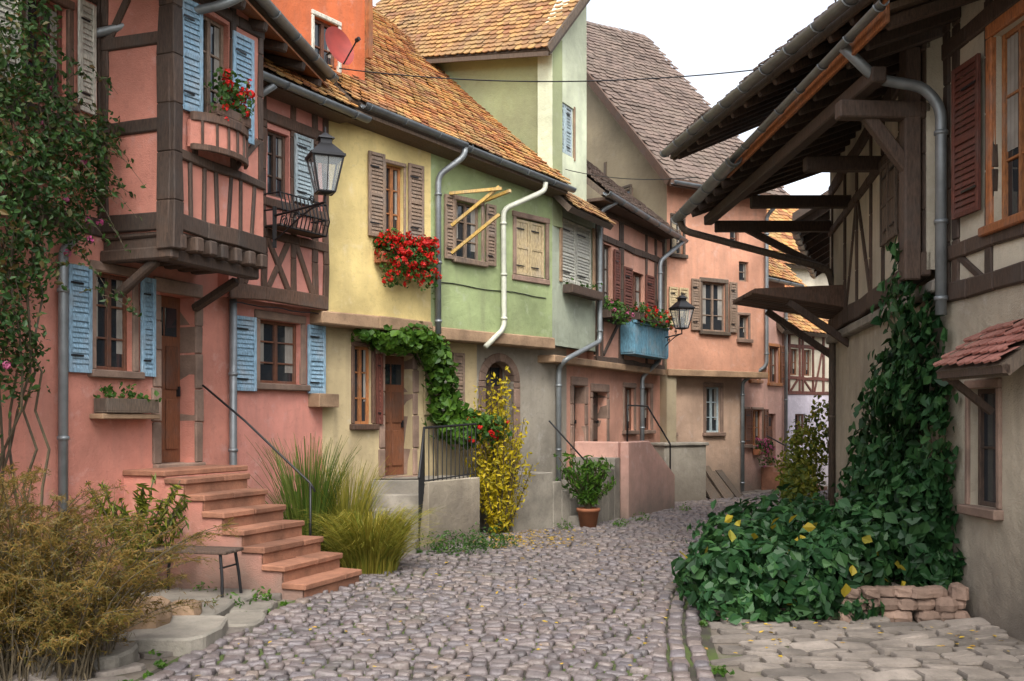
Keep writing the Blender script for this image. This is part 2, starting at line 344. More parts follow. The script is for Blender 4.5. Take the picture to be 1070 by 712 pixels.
# ------------------------------------------------------------------ foliage helpers
def leafmesh(C,N,size,ar=.6,jit=.8,fold=.25,droop=0):
    n=len(C); s=size*(.6+.8*rng.random(n))[:,None]
    N=N+rng.normal(0,jit,(n,3)); N/=np.linalg.norm(N,axis=1)[:,None]+1e-9
    T=rng.normal(0,1,(n,3)); T[:,2]-=droop; T-=N*(T*N).sum(1)[:,None]; T/=np.linalg.norm(T,axis=1)[:,None]+1e-9
    B=np.cross(N,T)
    v=np.stack([C-T*s*.5, C-T*s*.1+B*s*ar*.5+N*s*fold*.5, C+T*s*.2+B*s*ar*.36+N*s*fold*.35, C+T*s*.55, C+T*s*.2-B*s*ar*.36+N*s*fold*.35, C-T*s*.1-B*s*ar*.5+N*s*fold*.5],1)
    return v.reshape(-1,3)
def addleaves(acc,C,N,size,m=0,**k):
    if len(C)==0: return
    v=leafmesh(np.array(C),np.array(N),size,**k); b=acc.n; acc.v.extend(map(tuple,v.tolist())); n=len(C); acc.n+=len(v)
    for i in range(n):
        q=b+6*i; acc.f.append((q,q+1,q+2,q+3)); acc.f.append((q,q+3,q+4,q+5)); acc.m.append(m); acc.m.append(m)
def blob(c,r,n,gap=.0,shell=.55,fr=2.2,sd=0):
    D=rng.normal(0,1,(n,3)); D/=np.linalg.norm(D,axis=1)[:,None]; C=[];N=[]
    for d in D:
        q=noise.noise(Vector(d)*fr+Vector((c[0]*3.1+sd,c[1]*1.7,c[2]*2.3)))
        rad=(1+.55*q)*(shell+(1-shell)*rng.random()**.6)
        p=np.array(c)+d*np.array(r)*rad
        if noise.noise(Vector(p)*3.0)<-.5+gap: continue
        C.append(p);N.append(d)
    return C,N
def above(c,n,z=.03):
    k=[i for i in range(len(c)) if c[i][2]>z]; return [c[i] for i in k],[n[i] for i in k]
def strip(acc,pts,w0,w1,side,m=0):
    v=[];k=len(pts)
    for i,p in enumerate(pts):
        w=w0+(w1-w0)*i/(k-1); v+= [p-side*w,p+side*w]
    acc.add(v,[(2*i,2*i+1,2*i+3,2*i+2) for i in range(k-1)],m)
def grass(name,c,n,h,spread,mat,w=.008,base=.12,droop=.5):
    a=Acc()
    for i in range(n):
        th=R(0,2*math.pi); rb=base*math.sqrt(R(0,1)); d=Vector((math.cos(th),math.sin(th),0)); hh=h*R(.5,1.1); sp=spread*R(.15,1.1)
        p0=Vector(c)+d*rb+Vector((R(-.04,.04),R(-.04,.04),0)); side=Vector((-d.y,d.x,0))*math.cos(.6*i)+Vector((d.x,d.y,0))*math.sin(.6*i); pts=[]
        for k in range(6):
            t=k/5; pts.append(p0+d*sp*t**1.6+Vector((0,0,hh*(t-droop*t**2.6*R(.85,1.05)))))
        strip(a,pts,w,w*.2,side)
    return mkobj(name,a,[MT[mat]])
# ------------------------------------------------------------------ GROUND AND STREET
a=Acc(); a.add([(-200,-200,0),(200,-200,0),(200,200,0),(-200,200,0)],[(0,1,2,3)]); mkobj('ground',a,[MT['ground']])
CL=[(-1.15,1),(-.9,4),(-.62,7),(-.3,9.5),(.25,12),(1.0,14.5),(2.2,17.5),(3.9,20.4),(6.3,22.9),(9.5,25.0),(14,27)]
def catmull(P,n=12):
    P=[Vector(p) for p in P]; out=[]
    for i in range(len(P)-1):
        p0=P[max(i-1,0)];p1=P[i];p2=P[i+1];p3=P[min(i+2,len(P)-1)]
        for k in range(n):
            t=k/n; out.append(.5*((2*p1)+(p2-p0)*t+(2*p0-5*p1+4*p2-p3)*t*t+(3*p1-p0-3*p2+p3)*t**3))
    out.append(P[-1]); return out
cl=catmull(CL); cum=[0]
for i in range(1,len(cl)): cum.append(cum[-1]+(cl[i]-cl[i-1]).length)
def along(s):
    s=max(0,min(s,cum[-1]-1e-4)); i=max(0,int(np.searchsorted(cum,s))-1); t=(s-cum[i])/(cum[i+1]-cum[i]); p=cl[i].lerp(cl[i+1],t)
    a_=cl[max(i-1,0)]; b_=cl[min(i+2,len(cl)-1)]; d=(b_-a_).normalized(); return p,d
HW=2.1
a=Acc(); v=[];f=[]
ns=90
for i in range(ns+1):
    p,d=along(cum[-1]*i/ns); nrm=Vector((d.y,-d.x))
    v+=[(p.x-nrm.x*(HW+.05),p.y-nrm.y*(HW+.05),.006),(p.x+nrm.x*(HW+.05),p.y+nrm.y*(HW+.05),.006)]
for i in range(ns): f.append((2*i,2*i+1,2*i+3,2*i+2))
a.add(v,f); road=bpy.data.objects.new('cobblestone_street',None); SC.collection.objects.link(road); mkobj('mossy_bed',a,[MT['joint']],road)
def stones(acc,lst,z0,h,m=0,rnd=.25,top=.8):
    """lst of (cx,cy,ux,uy,hw,hl): rounded sett"""
    b=acc.n; V=[];Fc=[]
    for (cx,cy,ux,uy,hw,hl) in lst:
        vx,vy=-uy,ux; c=rnd*min(hw,hl)*1.3; hz=h*R(.65,1.35); tx,ty=R(-.1,.1),R(-.1,.1)
        base=[(-hw+c,-hl),(hw-c,-hl),(hw,-hl+c),(hw,hl-c),(hw-c,hl),(-hw+c,hl),(-hw,hl-c),(-hw,-hl+c)]
        base=[(x+R(-.01,.01),y+R(-.01,.01)) for x,y in base]
        for (sc,z) in ((1,z0),(.985,z0+hz*.55),(top+.08,z0+hz*.9),(top*.68,z0+hz)):
            for x,y in base: V.append((cx+(x*ux+y*vx)*sc,cy+(x*uy+y*vy)*sc,z+x*tx+y*ty if z>z0 else z))
        for r in range(3):
            for k in range(8): Fc.append((b+r*8+k,b+r*8+(k+1)%8,b+(r+1)*8+(k+1)%8,b+(r+1)*8+k))
        Fc.append(tuple(b+24+k for k in range(8))); b+=32
    acc.v.extend(V); acc.n=b; acc.f.extend(Fc); acc.m.extend([m]*len(Fc))
lst=[]; s=3.2
while s<cum[-1]-.2:
    rowh=R(.10,.14); t=-HW+.18
    while t<HW-.5:
        w=R(.10,.2); tt=t+w/2
        sag=.35*(1-(tt/HW)**2); p,d=along(s+sag+R(-.01,.01)); nrm=Vector((d.y,-d.x)); slope=-2*.35*tt/HW**2
        dd=(nrm+d*(slope+R(-.08,.08))).normalized()
        q=p+nrm*tt; e_=.014 if abs(tt)>1.2 else .011; lst.append((q.x,q.y,dd.x,dd.y,w/2-e_,rowh/2-e_)); t+=w
    s+=rowh
for off in (-HW+.1,HW-.42,HW-.27,HW-.11):
    s=3
    while s<cum[-1]-.3:
        L=R(.12,.24); p,d=along(s+L/2); nrm=Vector((d.y,-d.x)); q=p+nrm*(off+R(-.01,.01)); lst.append((q.x,q.y,d.x,d.y,L/2-.012,.062)); s+=L
a=Acc(); stones(a,lst,.004,.038); mkobj('setts',a,[MT['cob']],road,True)
def paving(name,poly,w,h,ang,mat,z0=.004,hh=.035):
    a=Acc(); lst=[]; ca,sa=math.cos(ang),math.sin(ang); cx=sum(p[0] for p in poly)/len(poly); cy=sum(p[1] for p in poly)/len(poly)
    def inside(x,y):
        c=False; j=len(poly)-1
        for i in range(len(poly)):
            xi,yi=poly[i]; xj,yj=poly[j]
            if (yi>y)!=(yj>y) and x<(xj-xi)*(y-yi)/(yj-yi)+xi: c=not c
            j=i
        return c
    v=-12.
    while v<12:
        rh=h*R(.75,1.3); u=-12+R(0,w)
        while u<12:
            ww=w*R(.6,1.5); x=cx+(u+ww/2)*ca-(v+rh/2)*sa; y=cy+(u+ww/2)*sa+(v+rh/2)*ca
            if inside(x,y): lst.append((x,y,math.cos(ang+R(-.03,.03)),math.sin(ang+R(-.03,.03)),ww/2-.014,rh/2-.014))
            u+=ww
        v+=rh
    stones(a,lst,z0,hh,rnd=.3,top=.88); return mkobj(name,a,[MT[mat]],None,False)
paving('flagstone_forecourt',[(1.55,4.5),(1.75,8.0),(1.9,9.4),(4.4,9.3),(4.5,4.5)],.34,.19,.12,'flag')
lp=[]
for s in np.linspace(3,cum[-1]-4,24):
    p,d=along(s); nrm=Vector((d.y,-d.x)); lp.append(tuple(p-nrm*(HW+.08)))
rp=[]
for s in np.linspace(cum[-1]-4,3,24):
    p,d=along(s); nrm=Vector((d.y,-d.x)); rp.append(tuple(p-nrm*(HW+1.5)))
paving('stone_pavement',lp+rp,.45,.35,.75,'flag')
# ------------------------------------------------------------------ HOUSE A  (pink, jettied)
A=Fac((-5.4,9.0),(-3.73,13.16)); AS=Fac((-4.575,11.06),(-3.645,10.69)); AU=Fac((-3.645,10.69),(-3.05,12.19))
g=Group('pink_half_timbered_house')
wall(g,'pinkA',A,-2.5,4.48,0,7.2,[(2.15,2.70,2.47,3.56),(3.17,3.78,1.38,3.45),(1.2,1.75,5.3,6.3)],dep=.24)
window(g,A,2.15,2.70,2.47,3.56,'brown',2,3,'sand'); shutter(g,A,1.72,2.04,2.42,3.58,'blue'); shutter(g,A,2.80,3.03,2.42,3.58,'blue')
window(g,A,1.2,1.75,5.3,6.3,'redbr',2,3,'timberR',.08); shutter(g,A,.75,1.1,5.25,6.35,'whitep'); shutter(g,A,1.86,2.1,5.25,6.45,'whitep')
door(g,A,3.17,3.78,1.38,3.45,-.22); jambs(g,A,3.17,3.78,1.38,3.45,'sand')
T=g.part('timber_frame','timber',bev=.012)
for z in (4.05,5.05,6.6): A.bar(T,-2.5,z,2.6,z,.2)
for u in (-1.2,-.2,.6,2.25): A.bar(T,u,4.1,u,7.2,.16)
A.bar(T,-.1,4.1,.55,5.0,.13); A.bar(T,1.1,4.1,1.7,5,.13)
wall(g,'pinkA',AS,0,1.0,3.95,7.4); wall(g,'pinkA',AU,0,1.62,3.95,7.4,[(.42,.95,5.3,6.5)])
U1=Fac((-3.05,12.19),(-3.98,12.56)); wall(g,'pinkA',U1,0,1.0,3.95,7.4)
for z,w in ((4.07,.2),(5.12,.16),(6.05,.13),(7.1,.2)): AS.bar(T,0,z,.95,z,w,o1=.035)
AS.bar(T,.06,4,.06,7.4,.12); AS.bar(T,.12,6.1,.7,6.95,.1,o1=.025)
AS.bar(T,.92,3.75,.92,7.4,.18,o1=.05); AU.bar(T,.03,3.75,.03,7.4,.15,o1=.06)
AU.bar(T,0,4.05,1.62,4.05,.2,o1=.05); AU.bar(T,.1,4.78,1.62,4.78,.1,o1=.045); AU.bar(T,.1,6.62,1.62,6.62,.14)
for u in (.28,.50,.72,.94,1.16,1.38): AU.bar(T,u,4.1,u+R(-.05,.05),4.75,.055,o1=.03)
for u in (.36,1.01,1.55): AU.bar(T,u,4.8,u,7.4,.09)
AU.bar(T,1.05,4.85,1.5,5.3,.08)
B_=g.part('bowed_rail','timberR',bev=.008)
for (z,h) in ((5.18,.1),(4.86,.07)):
    for i in range(8):
        a0,a1=i/8,(i+1)/8; f0=.06+.2*math.sin(math.pi*a0)**.6; f1=.06+.2*max(0,math.sin(math.pi*a1))**.6; u0=.2+.95*a0; u1=.2+.95*a1
        B_.hexa([AU.pt(u0,z,f0),AU.pt(u1,z,f1),AU.pt(u1,z,f1+.05),AU.pt(u0,z,f0+.05),AU.pt(u0,z+h,f0),AU.pt(u1,z+h,f1),AU.pt(u1,z+h,f1+.05),AU.pt(u0,z+h,f0+.05)])
        if h>.08: g.part('bowed_panel','pinkA').hexa([AU.pt(u0,4.9,f0-.03),AU.pt(u1,4.9,f1-.03),AU.pt(u1,4.9,f1+.01),AU.pt(u0,4.9,f0+.01),AU.pt(u0,5.19,f0-.03),AU.pt(u1,5.19,f1-.03),AU.pt(u1,5.19,f1+.01),AU.pt(u0,5.19,f0+.01)])
for i in range(6):
    a0=(i+.5)/6; f0=.07+.2*math.sin(math.pi*a0)**.6; AU.box(B_,.2+.95*a0-.02,.2+.95*a0+.02,4.92,5.19,f0,f0+.02)
window(g,AU,.42,.95,5.3,6.5,'taupe',2,3); shutter(g,AU,.08,.40,5.28,6.5,'blue',ang=.12); shutter(g,AU,.98,1.34,5.2,6.45,'blue',ang=.08)
J=g.part('jetty_joists','timber',bev=.02)
c=[AS.pt(0,3.92,0),AS.pt(1.0,3.92,0),AU.pt(1.62,3.92,0),U1.pt(1.0,3.92,0)]; J.hexa([p-Vector((0,0,.02)) for p in c]+[p+Vector((0,0,.08)) for p in c])
for i in range(7):
    u=.1+i*.24; p0=AU.pt(u,3.84,.08+R(-.02,.03)); p1=AU.pt(u,3.82,-1.0); J.beam(p1,p0,.13,.17)
for p0,p1 in ((AS.pt(0,3.72,-.05),AS.pt(1.0,3.72,-.05)),(AU.pt(0,3.70,-.12),AU.pt(1.62,3.70,-.12))): J.beam(p0,p1,.14,.14)
J.beam(AS.pt(.15,3.3,-.1),AS.pt(.7,3.66,-.1),.1,.1); J.beam(AU.pt(1.5,3.3,-.95),AU.pt(1.5,3.62,-.3),.1,.1)
E0=Vector((-3.45,8.4,6.86)); E1=Vector((-2.62,14.2,6.80)); dr=(E1-E0).normalized(); bk=Vector((-.93,.13,.95)).normalized()
tiles(g,'tileO',E0,dr,bk,(E1-E0).length,4.5); gutter(g,E0+Vector((.08,0,.0)),E1+Vector((.08,0,0)))
S=g.part('soffit','fascia'); q=[E0+Vector((0,0,-.12)),E1+Vector((0,0,-.12)),E1+Vector((-.9,.1,.15)),E0+Vector((-1.6,.1,.15))]; S.hexa([p-Vector((0,0,.03)) for p in q]+q)
for i in range(9):
    p=E0.lerp(E1,(i+.5)/9)+Vector((0,0,-.2)); J.beam(p,p+Vector((-1.2,.15,.3)),.1,.12)
pipe(g,[AU.pt(.7,6.75,.6),AU.pt(.45,6.5,.35),AS.pt(-.1,6.15,.12),AS.pt(-.12,4.0,.12),A.pt(1.6,3.7,.1),A.pt(1.6,.1,.1)])
pipe(g,[A.pt(4.42,4.0,.1),A.pt(4.42,1.3,.1),A.pt(4.42,.05,.1)])
k=g.part('stonework','sandy',bev=.01); A.box(k,2.05,2.95,1.92,1.98,0,.2)
g.build()
def flowerbox(name,F,u0,u1,z,o,h=.16,d=.2,mat='brown',nl=260,nf=90,fl='red',lh=.22,hang=.12,fs=.035):
    e=bpy.data.objects.new(name,None); SC.collection.objects.link(e)
    a=Acc(); F.box(a,u0,u1,z,z+.02,o,o+d); F.box(a,u0,u1,z+.02,z+h,o,o+.02); F.box(a,u0,u1,z+.02,z+h,o+d-.02,o+d); F.box(a,u0,u0+.02,z+.02,z+h,o+.02,o+d-.02); F.box(a,u1-.02,u1,z+.02,z+h,o+.02,o+d-.02); F.box(a,u0+.02,u1-.02,z+.02,z+h-.02,o+.02,o+d-.02)
    mkobj('box',a,[MT[mat]],e,bev=.004)
    a=Acc(); C=[];N=[];n=max(1,int((u1-u0)/.16))
    for i in range(n):
        u=u0+(u1-u0)*(i+.5)/n; p=F.pt(u,z+h+lh*.35+R(-.03,.05),o+d*.6); c,nn=blob(p,(.15,.15,lh*.7),nl//n,sd=i); C+=c;N+=nn
        if hang: p=F.pt(u,z+h*.5-hang*.3*R(.4,1.6),o+d+.03); c,nn=blob(p,(.12,.12,(hang+.06)*R(.7,1.3)),nl//n//2,sd=i+9); C+=c;N+=nn
    addleaves(a,C,N,.06,ar=.9)
    if nf:
        C2=[];N2=[]
        for i in range(nf//5):
            q=C[rng.integers(len(C))]; q=np.array(q)+np.array([F.n.x*.03,F.n.y*.03,.03])
            for k in range(14): 
                v=rng.normal(0,1,3); v/=np.linalg.norm(v); C2.append(q+v*fs); N2.append(v)
        addleaves(a,C2,N2,fs*.9,1,ar=1,jit=.2)
    mkobj('plants',a,[MT['ger'],MT[fl]],e); return e
flowerbox('window_flower_box',A,2.1,2.9,1.99,.02,nl=70,nf=0,lh=.12,hang=0,mat='timberG')
flowerbox('geranium_box',AU,.4,1.0,5.28,.12,nl=300,nf=120,lh=.42,hang=.0,fs=.04,mat='timberR',h=.12,d=.16)
# ------------------------------------------------------------------ HOUSE B
B=Fac((-3.73,13.16),(-2.82,14.8)); BU=Fac((-3.55,13.0),(-2.6,14.65))
g=Group('rose_half_timbered_house')
wall(g,'pinkB',B,0,1.88,0,3.6,[(.55,1.39,2.42,3.3)]); window(g,B,.55,1.39,2.42,3.3,'brown',2,3,'sand',.1,dep=.13)
shutter(g,B,.02,.42,2.3,3.3,'blue',.04); shutter(g,B,1.5,1.86,2.3,3.3,'blue',.04)
wall(g,'pinkB',BU,-.2,1.72,3.5,6.45,[(.5,.92,4.95,5.85)])
T=g.part('timber_frame','timberR',bev=.012)
for z,w in ((3.6,.2),(4.42,.13),(4.85,.12),(6.0,.15)): BU.bar(T,-.2,z,1.72,z,w,o1=.04)
for u in (.0,.42,1.0,1.45,1.68): BU.bar(T,u,3.6,u,6.4,.11)
for q in ((.05,3.7,.38,4.38),(1.4,3.7,1.05,4.38),(.5,4.38,.9,3.7),(.5,3.7,.9,4.38),(1.05,4.9,1.4,5.4)): BU.bar(T,*q,.09)
window(g,BU,.5,.92,4.95,5.85,'timberR',2,3); shutter(g,BU,.98,1.36,4.95,5.9,'paleblue'); 
K=g.part('iron_basket','iron'); 
for z in (4.5,4.72,4.94):
    K.tube([BU.pt(.42,z,.02),BU.pt(.42,z,.3),BU.pt(1.35,z,.3),BU.pt(1.35,z,.02)],.012,k=5)
for i in range(13):
    u=.42+.93*i/12; K.tube([BU.pt(u,4.5,.3),BU.pt(u,4.7,.36),BU.pt(u,4.94,.3)],.009,k=4)
K2=g.part('basket_tray','timberR'); BU.box(K2,.44,1.33,4.5,4.53,.02,.3)
O=BU.pt(-.6,6.42,.38); tiles(g,'tileO',O,(BU.d.x,BU.d.y,0),(-BU.n.x,-BU.n.y,.92),2.6,8)
gutter(g,BU.pt(-.4,6.36,.42),BU.pt(2.1,6.34,.45))
Sf=g.part('soffit','soffit'); BU.box(Sf,-.5,1.95,6.28,6.33,-.1,.36)
pipe(g,[BU.pt(.2,6.28,.42),BU.pt(.1,6.1,.1),BU.pt(.1,5.1,.09)])
k=g.part('stonework','sandy',bev=.01); B.box(k,1.55,2.0,2.1,2.3,0,.22)
k=g.part('wall_cable','iron',True); k.tube([BU.pt(-.15+i*.19,3.44+.01*math.sin(i*1.7),-.02) for i in range(10)],.008,k=4)
g.build()
DM=Fac((-3.35,14.1),(-2.3,15.65)); g=Group('orange_dormer'); wall(g,'dorm',DM,-.2,1.85,6.2,9.4,[(.75,1.25,7.1,7.9)],thick=1.2); window(g,DM,.75,1.25,7.1,7.9,'brown',2,2,'whitep',.06)
k=g.part('verge_boards','fascia'); DM.bar(k,-.4,8.1,1.0,9.9,.18,0,.12); DM.bar(k,1.9,7.6,1.9,9.4,.1,0,.08); DM.bar(k,.5,7.0,1.6,7.0,.12,0,.1)
g.build()
g=Group('satellite_dish'); dc=Vector((-2.5,14.45,7.35)); ax=Vector((.75,-.6,.25)).normalized(); e1=ax.cross(Vector((0,0,1))).normalized(); e2=e1.cross(ax); a=g.part('dish','dish',True); v=[dc-ax*.08];f=[]
for r in range(1,5):
    for j in range(20): th=j*math.pi/10; rr=.27*r/4; v.append(dc+e1*math.cos(th)*rr+e2*math.sin(th)*rr*1.1-ax*(.08-.08*(r/4)**2))
for j in range(20): f.append((0,1+j,1+(j+1)%20))
for r in range(3):
    for j in range(20): f.append((1+r*20+j,1+(r+1)*20+j,1+(r+1)*20+(j+1)%20,1+r*20+(j+1)%20))
a.add(v,f); k=g.part('arm','iron'); k.tube([dc-e2*.3,dc+ax*.35-e2*.1],.012,k=5); k.tube([dc-ax*.08,dc-ax*.3,dc-ax*.35-Vector((0,0,1.0))],.022,k=6); k.tube([dc+ax*.33-e2*.1,dc+ax*.4-e2*.1],.03); g.build()
# ------------------------------------------------------------------ HOUSE C yellow + green
C=Fac((-2.82,14.8),(0.82,18.84)); CU=Fac((-2.6,14.6),(1.04,18.64)); KU=4.99
g=Group('yellow_house')
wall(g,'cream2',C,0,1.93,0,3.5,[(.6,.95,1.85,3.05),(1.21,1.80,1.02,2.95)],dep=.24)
window(g,C,.6,.95,1.85,3.05,'orw',2,3,'timberR',.06); shutter(g,C,1.0,1.13,1.85,2.95,'redbr'); door(g,C,1.21,1.80,1.02,2.95); jambs(g,C,1.21,1.80,1.02,2.95,'sand',.1)
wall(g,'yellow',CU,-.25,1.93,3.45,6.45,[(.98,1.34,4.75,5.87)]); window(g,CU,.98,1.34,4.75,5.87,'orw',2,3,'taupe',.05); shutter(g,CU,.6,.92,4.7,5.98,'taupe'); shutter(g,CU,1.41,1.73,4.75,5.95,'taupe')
k=g.part('ledge','sandy',bev=.02); CU.box(k,-.27,.8,3.3,3.5,-.35,.06,.01); CU.box(k,.805,1.93,3.3,3.5,-.35,.065,.01); CU.box(k,-.27,-.2,3.5,3.7,-.3,.04)
g.build()
flowerbox('geranium_box',CU,.72,1.8,4.3,.03,nl=1250,nf=1150,lh=.3,hang=.32,mat='terra',fs=.042)
g=Group('green_house')
wall(g,'cream2',C,1.93,3.3,0,3.5,[(2.31,2.9,2.06,3.0)]); window(g,C,2.35,2.65,2.06,3.0,'whitep',1,3,'sand',.05); shutter(g,C,2.68,2.95,2.0,3.05,'taupe'); shutter(g,C,2.02,2.25,2.0,3.05,'creamp')
wall(g,'greyst',C,3.3,5.44,0,3.45,[(3.5,4.25,1.05,3.0)],dep=.3)
door(g,C,3.5,4.25,1.05,3.0,-.26,'timberR')
a=g.part('stonework','sand',bev=.01)
uc,rw,zs=3.875,.375,2.6; n_=10
for i in range(n_):
    t0,t1=math.pi*i/n_,math.pi*(i+1)/n_
    def P(t,r): return (uc+math.cos(t)*r,zs+math.sin(t)*r*.95)
    c=[P(t0,rw),P(t1,rw),P(t1,rw+.16),P(t0,rw+.16)]; a.hexa([C.pt(x,z,-.2) for x,z in c]+[C.pt(x,z,.035) for x,z in c])
for s_ in (-1,1):
    z=1.05
    while z<2.58:
        h=min(.36,2.6-z); u0=uc+s_*rw; u1=uc+s_*(rw+.16); C.box(a,min(u0,u1),max(u0,u1),z,z+h-.008,-.2,.033+R(0,.006)); z+=h
wall(g,'green',CU,1.93,KU,3.4,6.3,[(2.5,3.1,4.6,5.55),(3.98,4.80,4.48,5.5)])
window(g,CU,2.5,3.1,4.6,5.55,'taupe',2,3,'taupe',.07); shutter(g,CU,2.2,2.42,4.55,5.6,'taupe'); shutter(g,CU,3.18,3.42,4.55,5.6,'taupe')
k=g.part('window_blind_arm','yelw'); 
for z in (4.75,5.2): k.beam(CU.pt(2.35,z-.1,.05),CU.pt(2.75,z+.5,.75),.05,.05)
k.beam(CU.pt(2.3,5.62,.05),CU.pt(2.75,5.66,.8),.05,.05); k.beam(CU.pt(3.1,5.62,.05),CU.pt(2.95,5.66,.8),.05,.05)
shutter(g,CU,4.0,4.38,4.5,5.48,'creamp',-.05,False,0); shutter(g,CU,4.40,4.78,4.5,5.48,'creamp',-.05,False,0)
a=g.part('stonework','sand',bev=.01)
for q in ((3.9,3.98,4.48,5.5),(4.80,4.88,4.48,5.5),(3.88,4.9,5.5,5.6),(3.88,4.9,4.38,4.48)): CU.box(a,*q,-.03,.035)
k=g.part('ledge','sandy',bev=.02); CU.box(k,1.93,3.4,3.22,3.42,-.4,.07,.01); CU.box(k,3.405,KU,3.22,3.42,-.4,.075,.01)
e0=CU.pt(.25,6.55,.33); e1=CU.pt(KU+.05,6.2,.33); Ud=(e1-e0).normalized(); Vd=Vector((-CU.n.x,-CU.n.y,.86)).normalized()
tiles(g,'tileO',e0-Ud*.2,Ud,Vd,(e1-e0).length+.3,8)
gutter(g,CU.pt(.2,6.52,.42),CU.pt(2.3,6.36,.42)); gutter(g,CU.pt(2.3,6.33,.42),CU.pt(KU+.1,6.12,.42))
S=g.part('soffit','soffit'); q=[CU.pt(.1,6.38,-.1),CU.pt(KU,6.05,-.1),CU.pt(KU,6.07,.36),CU.pt(.1,6.42,.36)]; S.hexa([p-Vector((0,0,.05)) for p in q]+q)
wall(g,'yellow',CU,.2,1.93,6.3,6.42)
pipe(g,[CU.pt(2.3,6.3,.42),CU.pt(2.28,6.15,.4),CU.pt(2.0,5.85,.1),CU.pt(2.0,3.3,.1)])
pipe(g,[CU.pt(4.3,6.1,.42),CU.pt(4.3,5.95,.4),CU.pt(3.55,5.55,.1),CU.pt(3.55,3.5,.12),CU.pt(3.1,3.15,.1)],.046,'whpipe','pale_downpipe')
k=g.part('wall_cable','iron',True); k.tube([CU.pt(2.1+i*.3,4.15+.015*math.sin(i*1.3),.012) for i in range(10)],.008,k=4)
g.build()
# ------------------------------------------------------------------ TOWER HOUSE D
K0=(.74,18.31); DS=Fac((K0[0]-.743*6,K0[1]+.67*6),K0); EU=Fac(K0,(3.62,23.7)); E=Fac((.82,18.84),(3.58,24))
g=Group('green_gabled_house')
gable(g,'green2',DS,[(0,5.5),(6,5.5),(6,8.98),(0,10.15)]); wall(g,'white2',EU,0,1.56,5.9,9.0,[(.3,.95,6.95,7.9)])
gable(g,'white2',EU,[(0,9.0),(1.56,9.0),(1.56,10.9)],o=0); shutter(g,EU,.32,.62,6.97,7.9,'paleblue',-.06,True,0); shutter(g,EU,.64,.94,6.97,7.9,'paleblue',-.06,True,0)
wall(g,'EUm',EU,0,2.0,3.3,5.9,[(.4,1.85,4.52,5.75)])
shutter(g,EU,.42,1.1,4.54,5.73,'whitep',-.06,True,0); shutter(g,EU,1.14,1.83,4.54,5.73,'whitep',-.06,True,0)
a=g.part('stonework','sandy',bev=.01)
for q in ((.3,.4,4.5,5.77),(1.85,1.95,4.5,5.77)): EU.box(a,*q,-.03,.03)
for q in ((.24,.3,6.9,7.95),(.95,1.01,6.9,7.95)): EU.box(a,*q,-.03,.02)
O=DS.pt(-.5,9.92,.3); e=DS.pt(6.15,8.62,.3); Ud=(e-O).normalized(); Vd=Vector((-DS.n.x,-DS.n.y,1.15)).normalized(); tiles(g,'tileD',O,Ud,Vd,(e-O).length,4.5)
k=g.part('verge_boards','timberG'); k.beam(O-Vector((0,0,.08)),e-Vector((0,0,.08)),.04,.08); k.beam(e,e+Vd*4.5,.05,.12)
tiles(g,'tileD',EU.pt(-.1,5.78,.45),(EU.d.x,EU.d.y,0),(-EU.n.x,-EU.n.y,1.0),2.0,.6,nm='skirt_tiles')
wall(g,'greyst',E,0,.5,0,3.3)
g.build()
flowerbox('window_box',EU,.4,1.85,4.3,.03,nl=60,nf=0,lh=.1,hang=0,mat='timber')
# ------------------------------------------------------------------ HOUSE E
g=Group('pink_blue_balcony_house')
wall(g,'E',E,0.5,5.85,0,3.3,[(.8,1.35,1.34,2.6),(1.75,2.5,1.42,2.5),(3.5,4.1,1.69,2.64),(4.65,5.2,1.69,2.67)],dep=.24)
door(g,E,.8,1.35,1.34,2.6,-.2,'timber'); jambs(g,E,.8,1.35,1.34,2.6,'sand',.12); door(g,E,1.75,2.5,1.42,2.5,-.2,'door'); jambs(g,E,1.75,2.5,1.42,2.5,'sand',.1)
window(g,E,3.5,4.1,1.69,2.64,'brown',2,2,'sand'); window(g,E,4.65,5.2,1.69,2.67,'brown',2,2,'sand')
wall(g,'E',EU,2.0,6.1,3.1,6.35,[(2.35,2.85,4.1,5.55),(3.95,4.75,4.05,5.2)])
window(g,EU,2.35,2.85,4.1,5.55,'timber',2,3); shutter(g,EU,2.9,3.2,4.1,5.5,'redbr'); window(g,EU,3.95,4.75,4.05,5.2,'brown',2,3); shutter(g,EU,3.45,3.9,4.03,5.22,'redbr'); shutter(g,EU,4.8,5.3,4.03,5.22,'redbr')
T=g.part('timber_frame','timber',bev=.01)
for z in (3.15,4.0,5.65,6.2): EU.bar(T,2.0,z,6.1,z,.14,o1=.04)
for u in (2.06,2.3,3.3,3.42,4.9,5.5,6.05): EU.bar(T,u,3.1,u,6.3,.11)
EU.bar(T,5.5,4.1,6.0,5.6,.1); EU.bar(T,2.4,3.25,3.2,3.95,.09)
k=g.part('balcony','tealb',bev=.006); EU.box(k,3.3,5.4,3.32,3.36,.0,.34)
for i in range(21): u=3.3+2.08*i/20; EU.box(k,u,u+.085,3.36,3.98,.31,.34)
EU.box(k,3.28,5.43,3.98,4.04,.27,.37); EU.box(k,3.28,3.32,3.36,4.0,.0,.31)
k=g.part('ledge','sandy',bev=.015); EU.box(k,0,6.1,2.98,3.12,-.35,.05,.005)
tiles(g,'tileF',EU.pt(1.6,6.42,.38),(EU.d.x,EU.d.y,-.03),(-EU.n.x,-EU.n.y,.85),4.6,3.2)
gutter(g,EU.pt(1.5,6.38,.45),EU.pt(6.35,6.2,.45),.08); S=g.part('soffit','timber'); EU.box(S,1.6,6.2,6.24,6.3,-.1,.38)
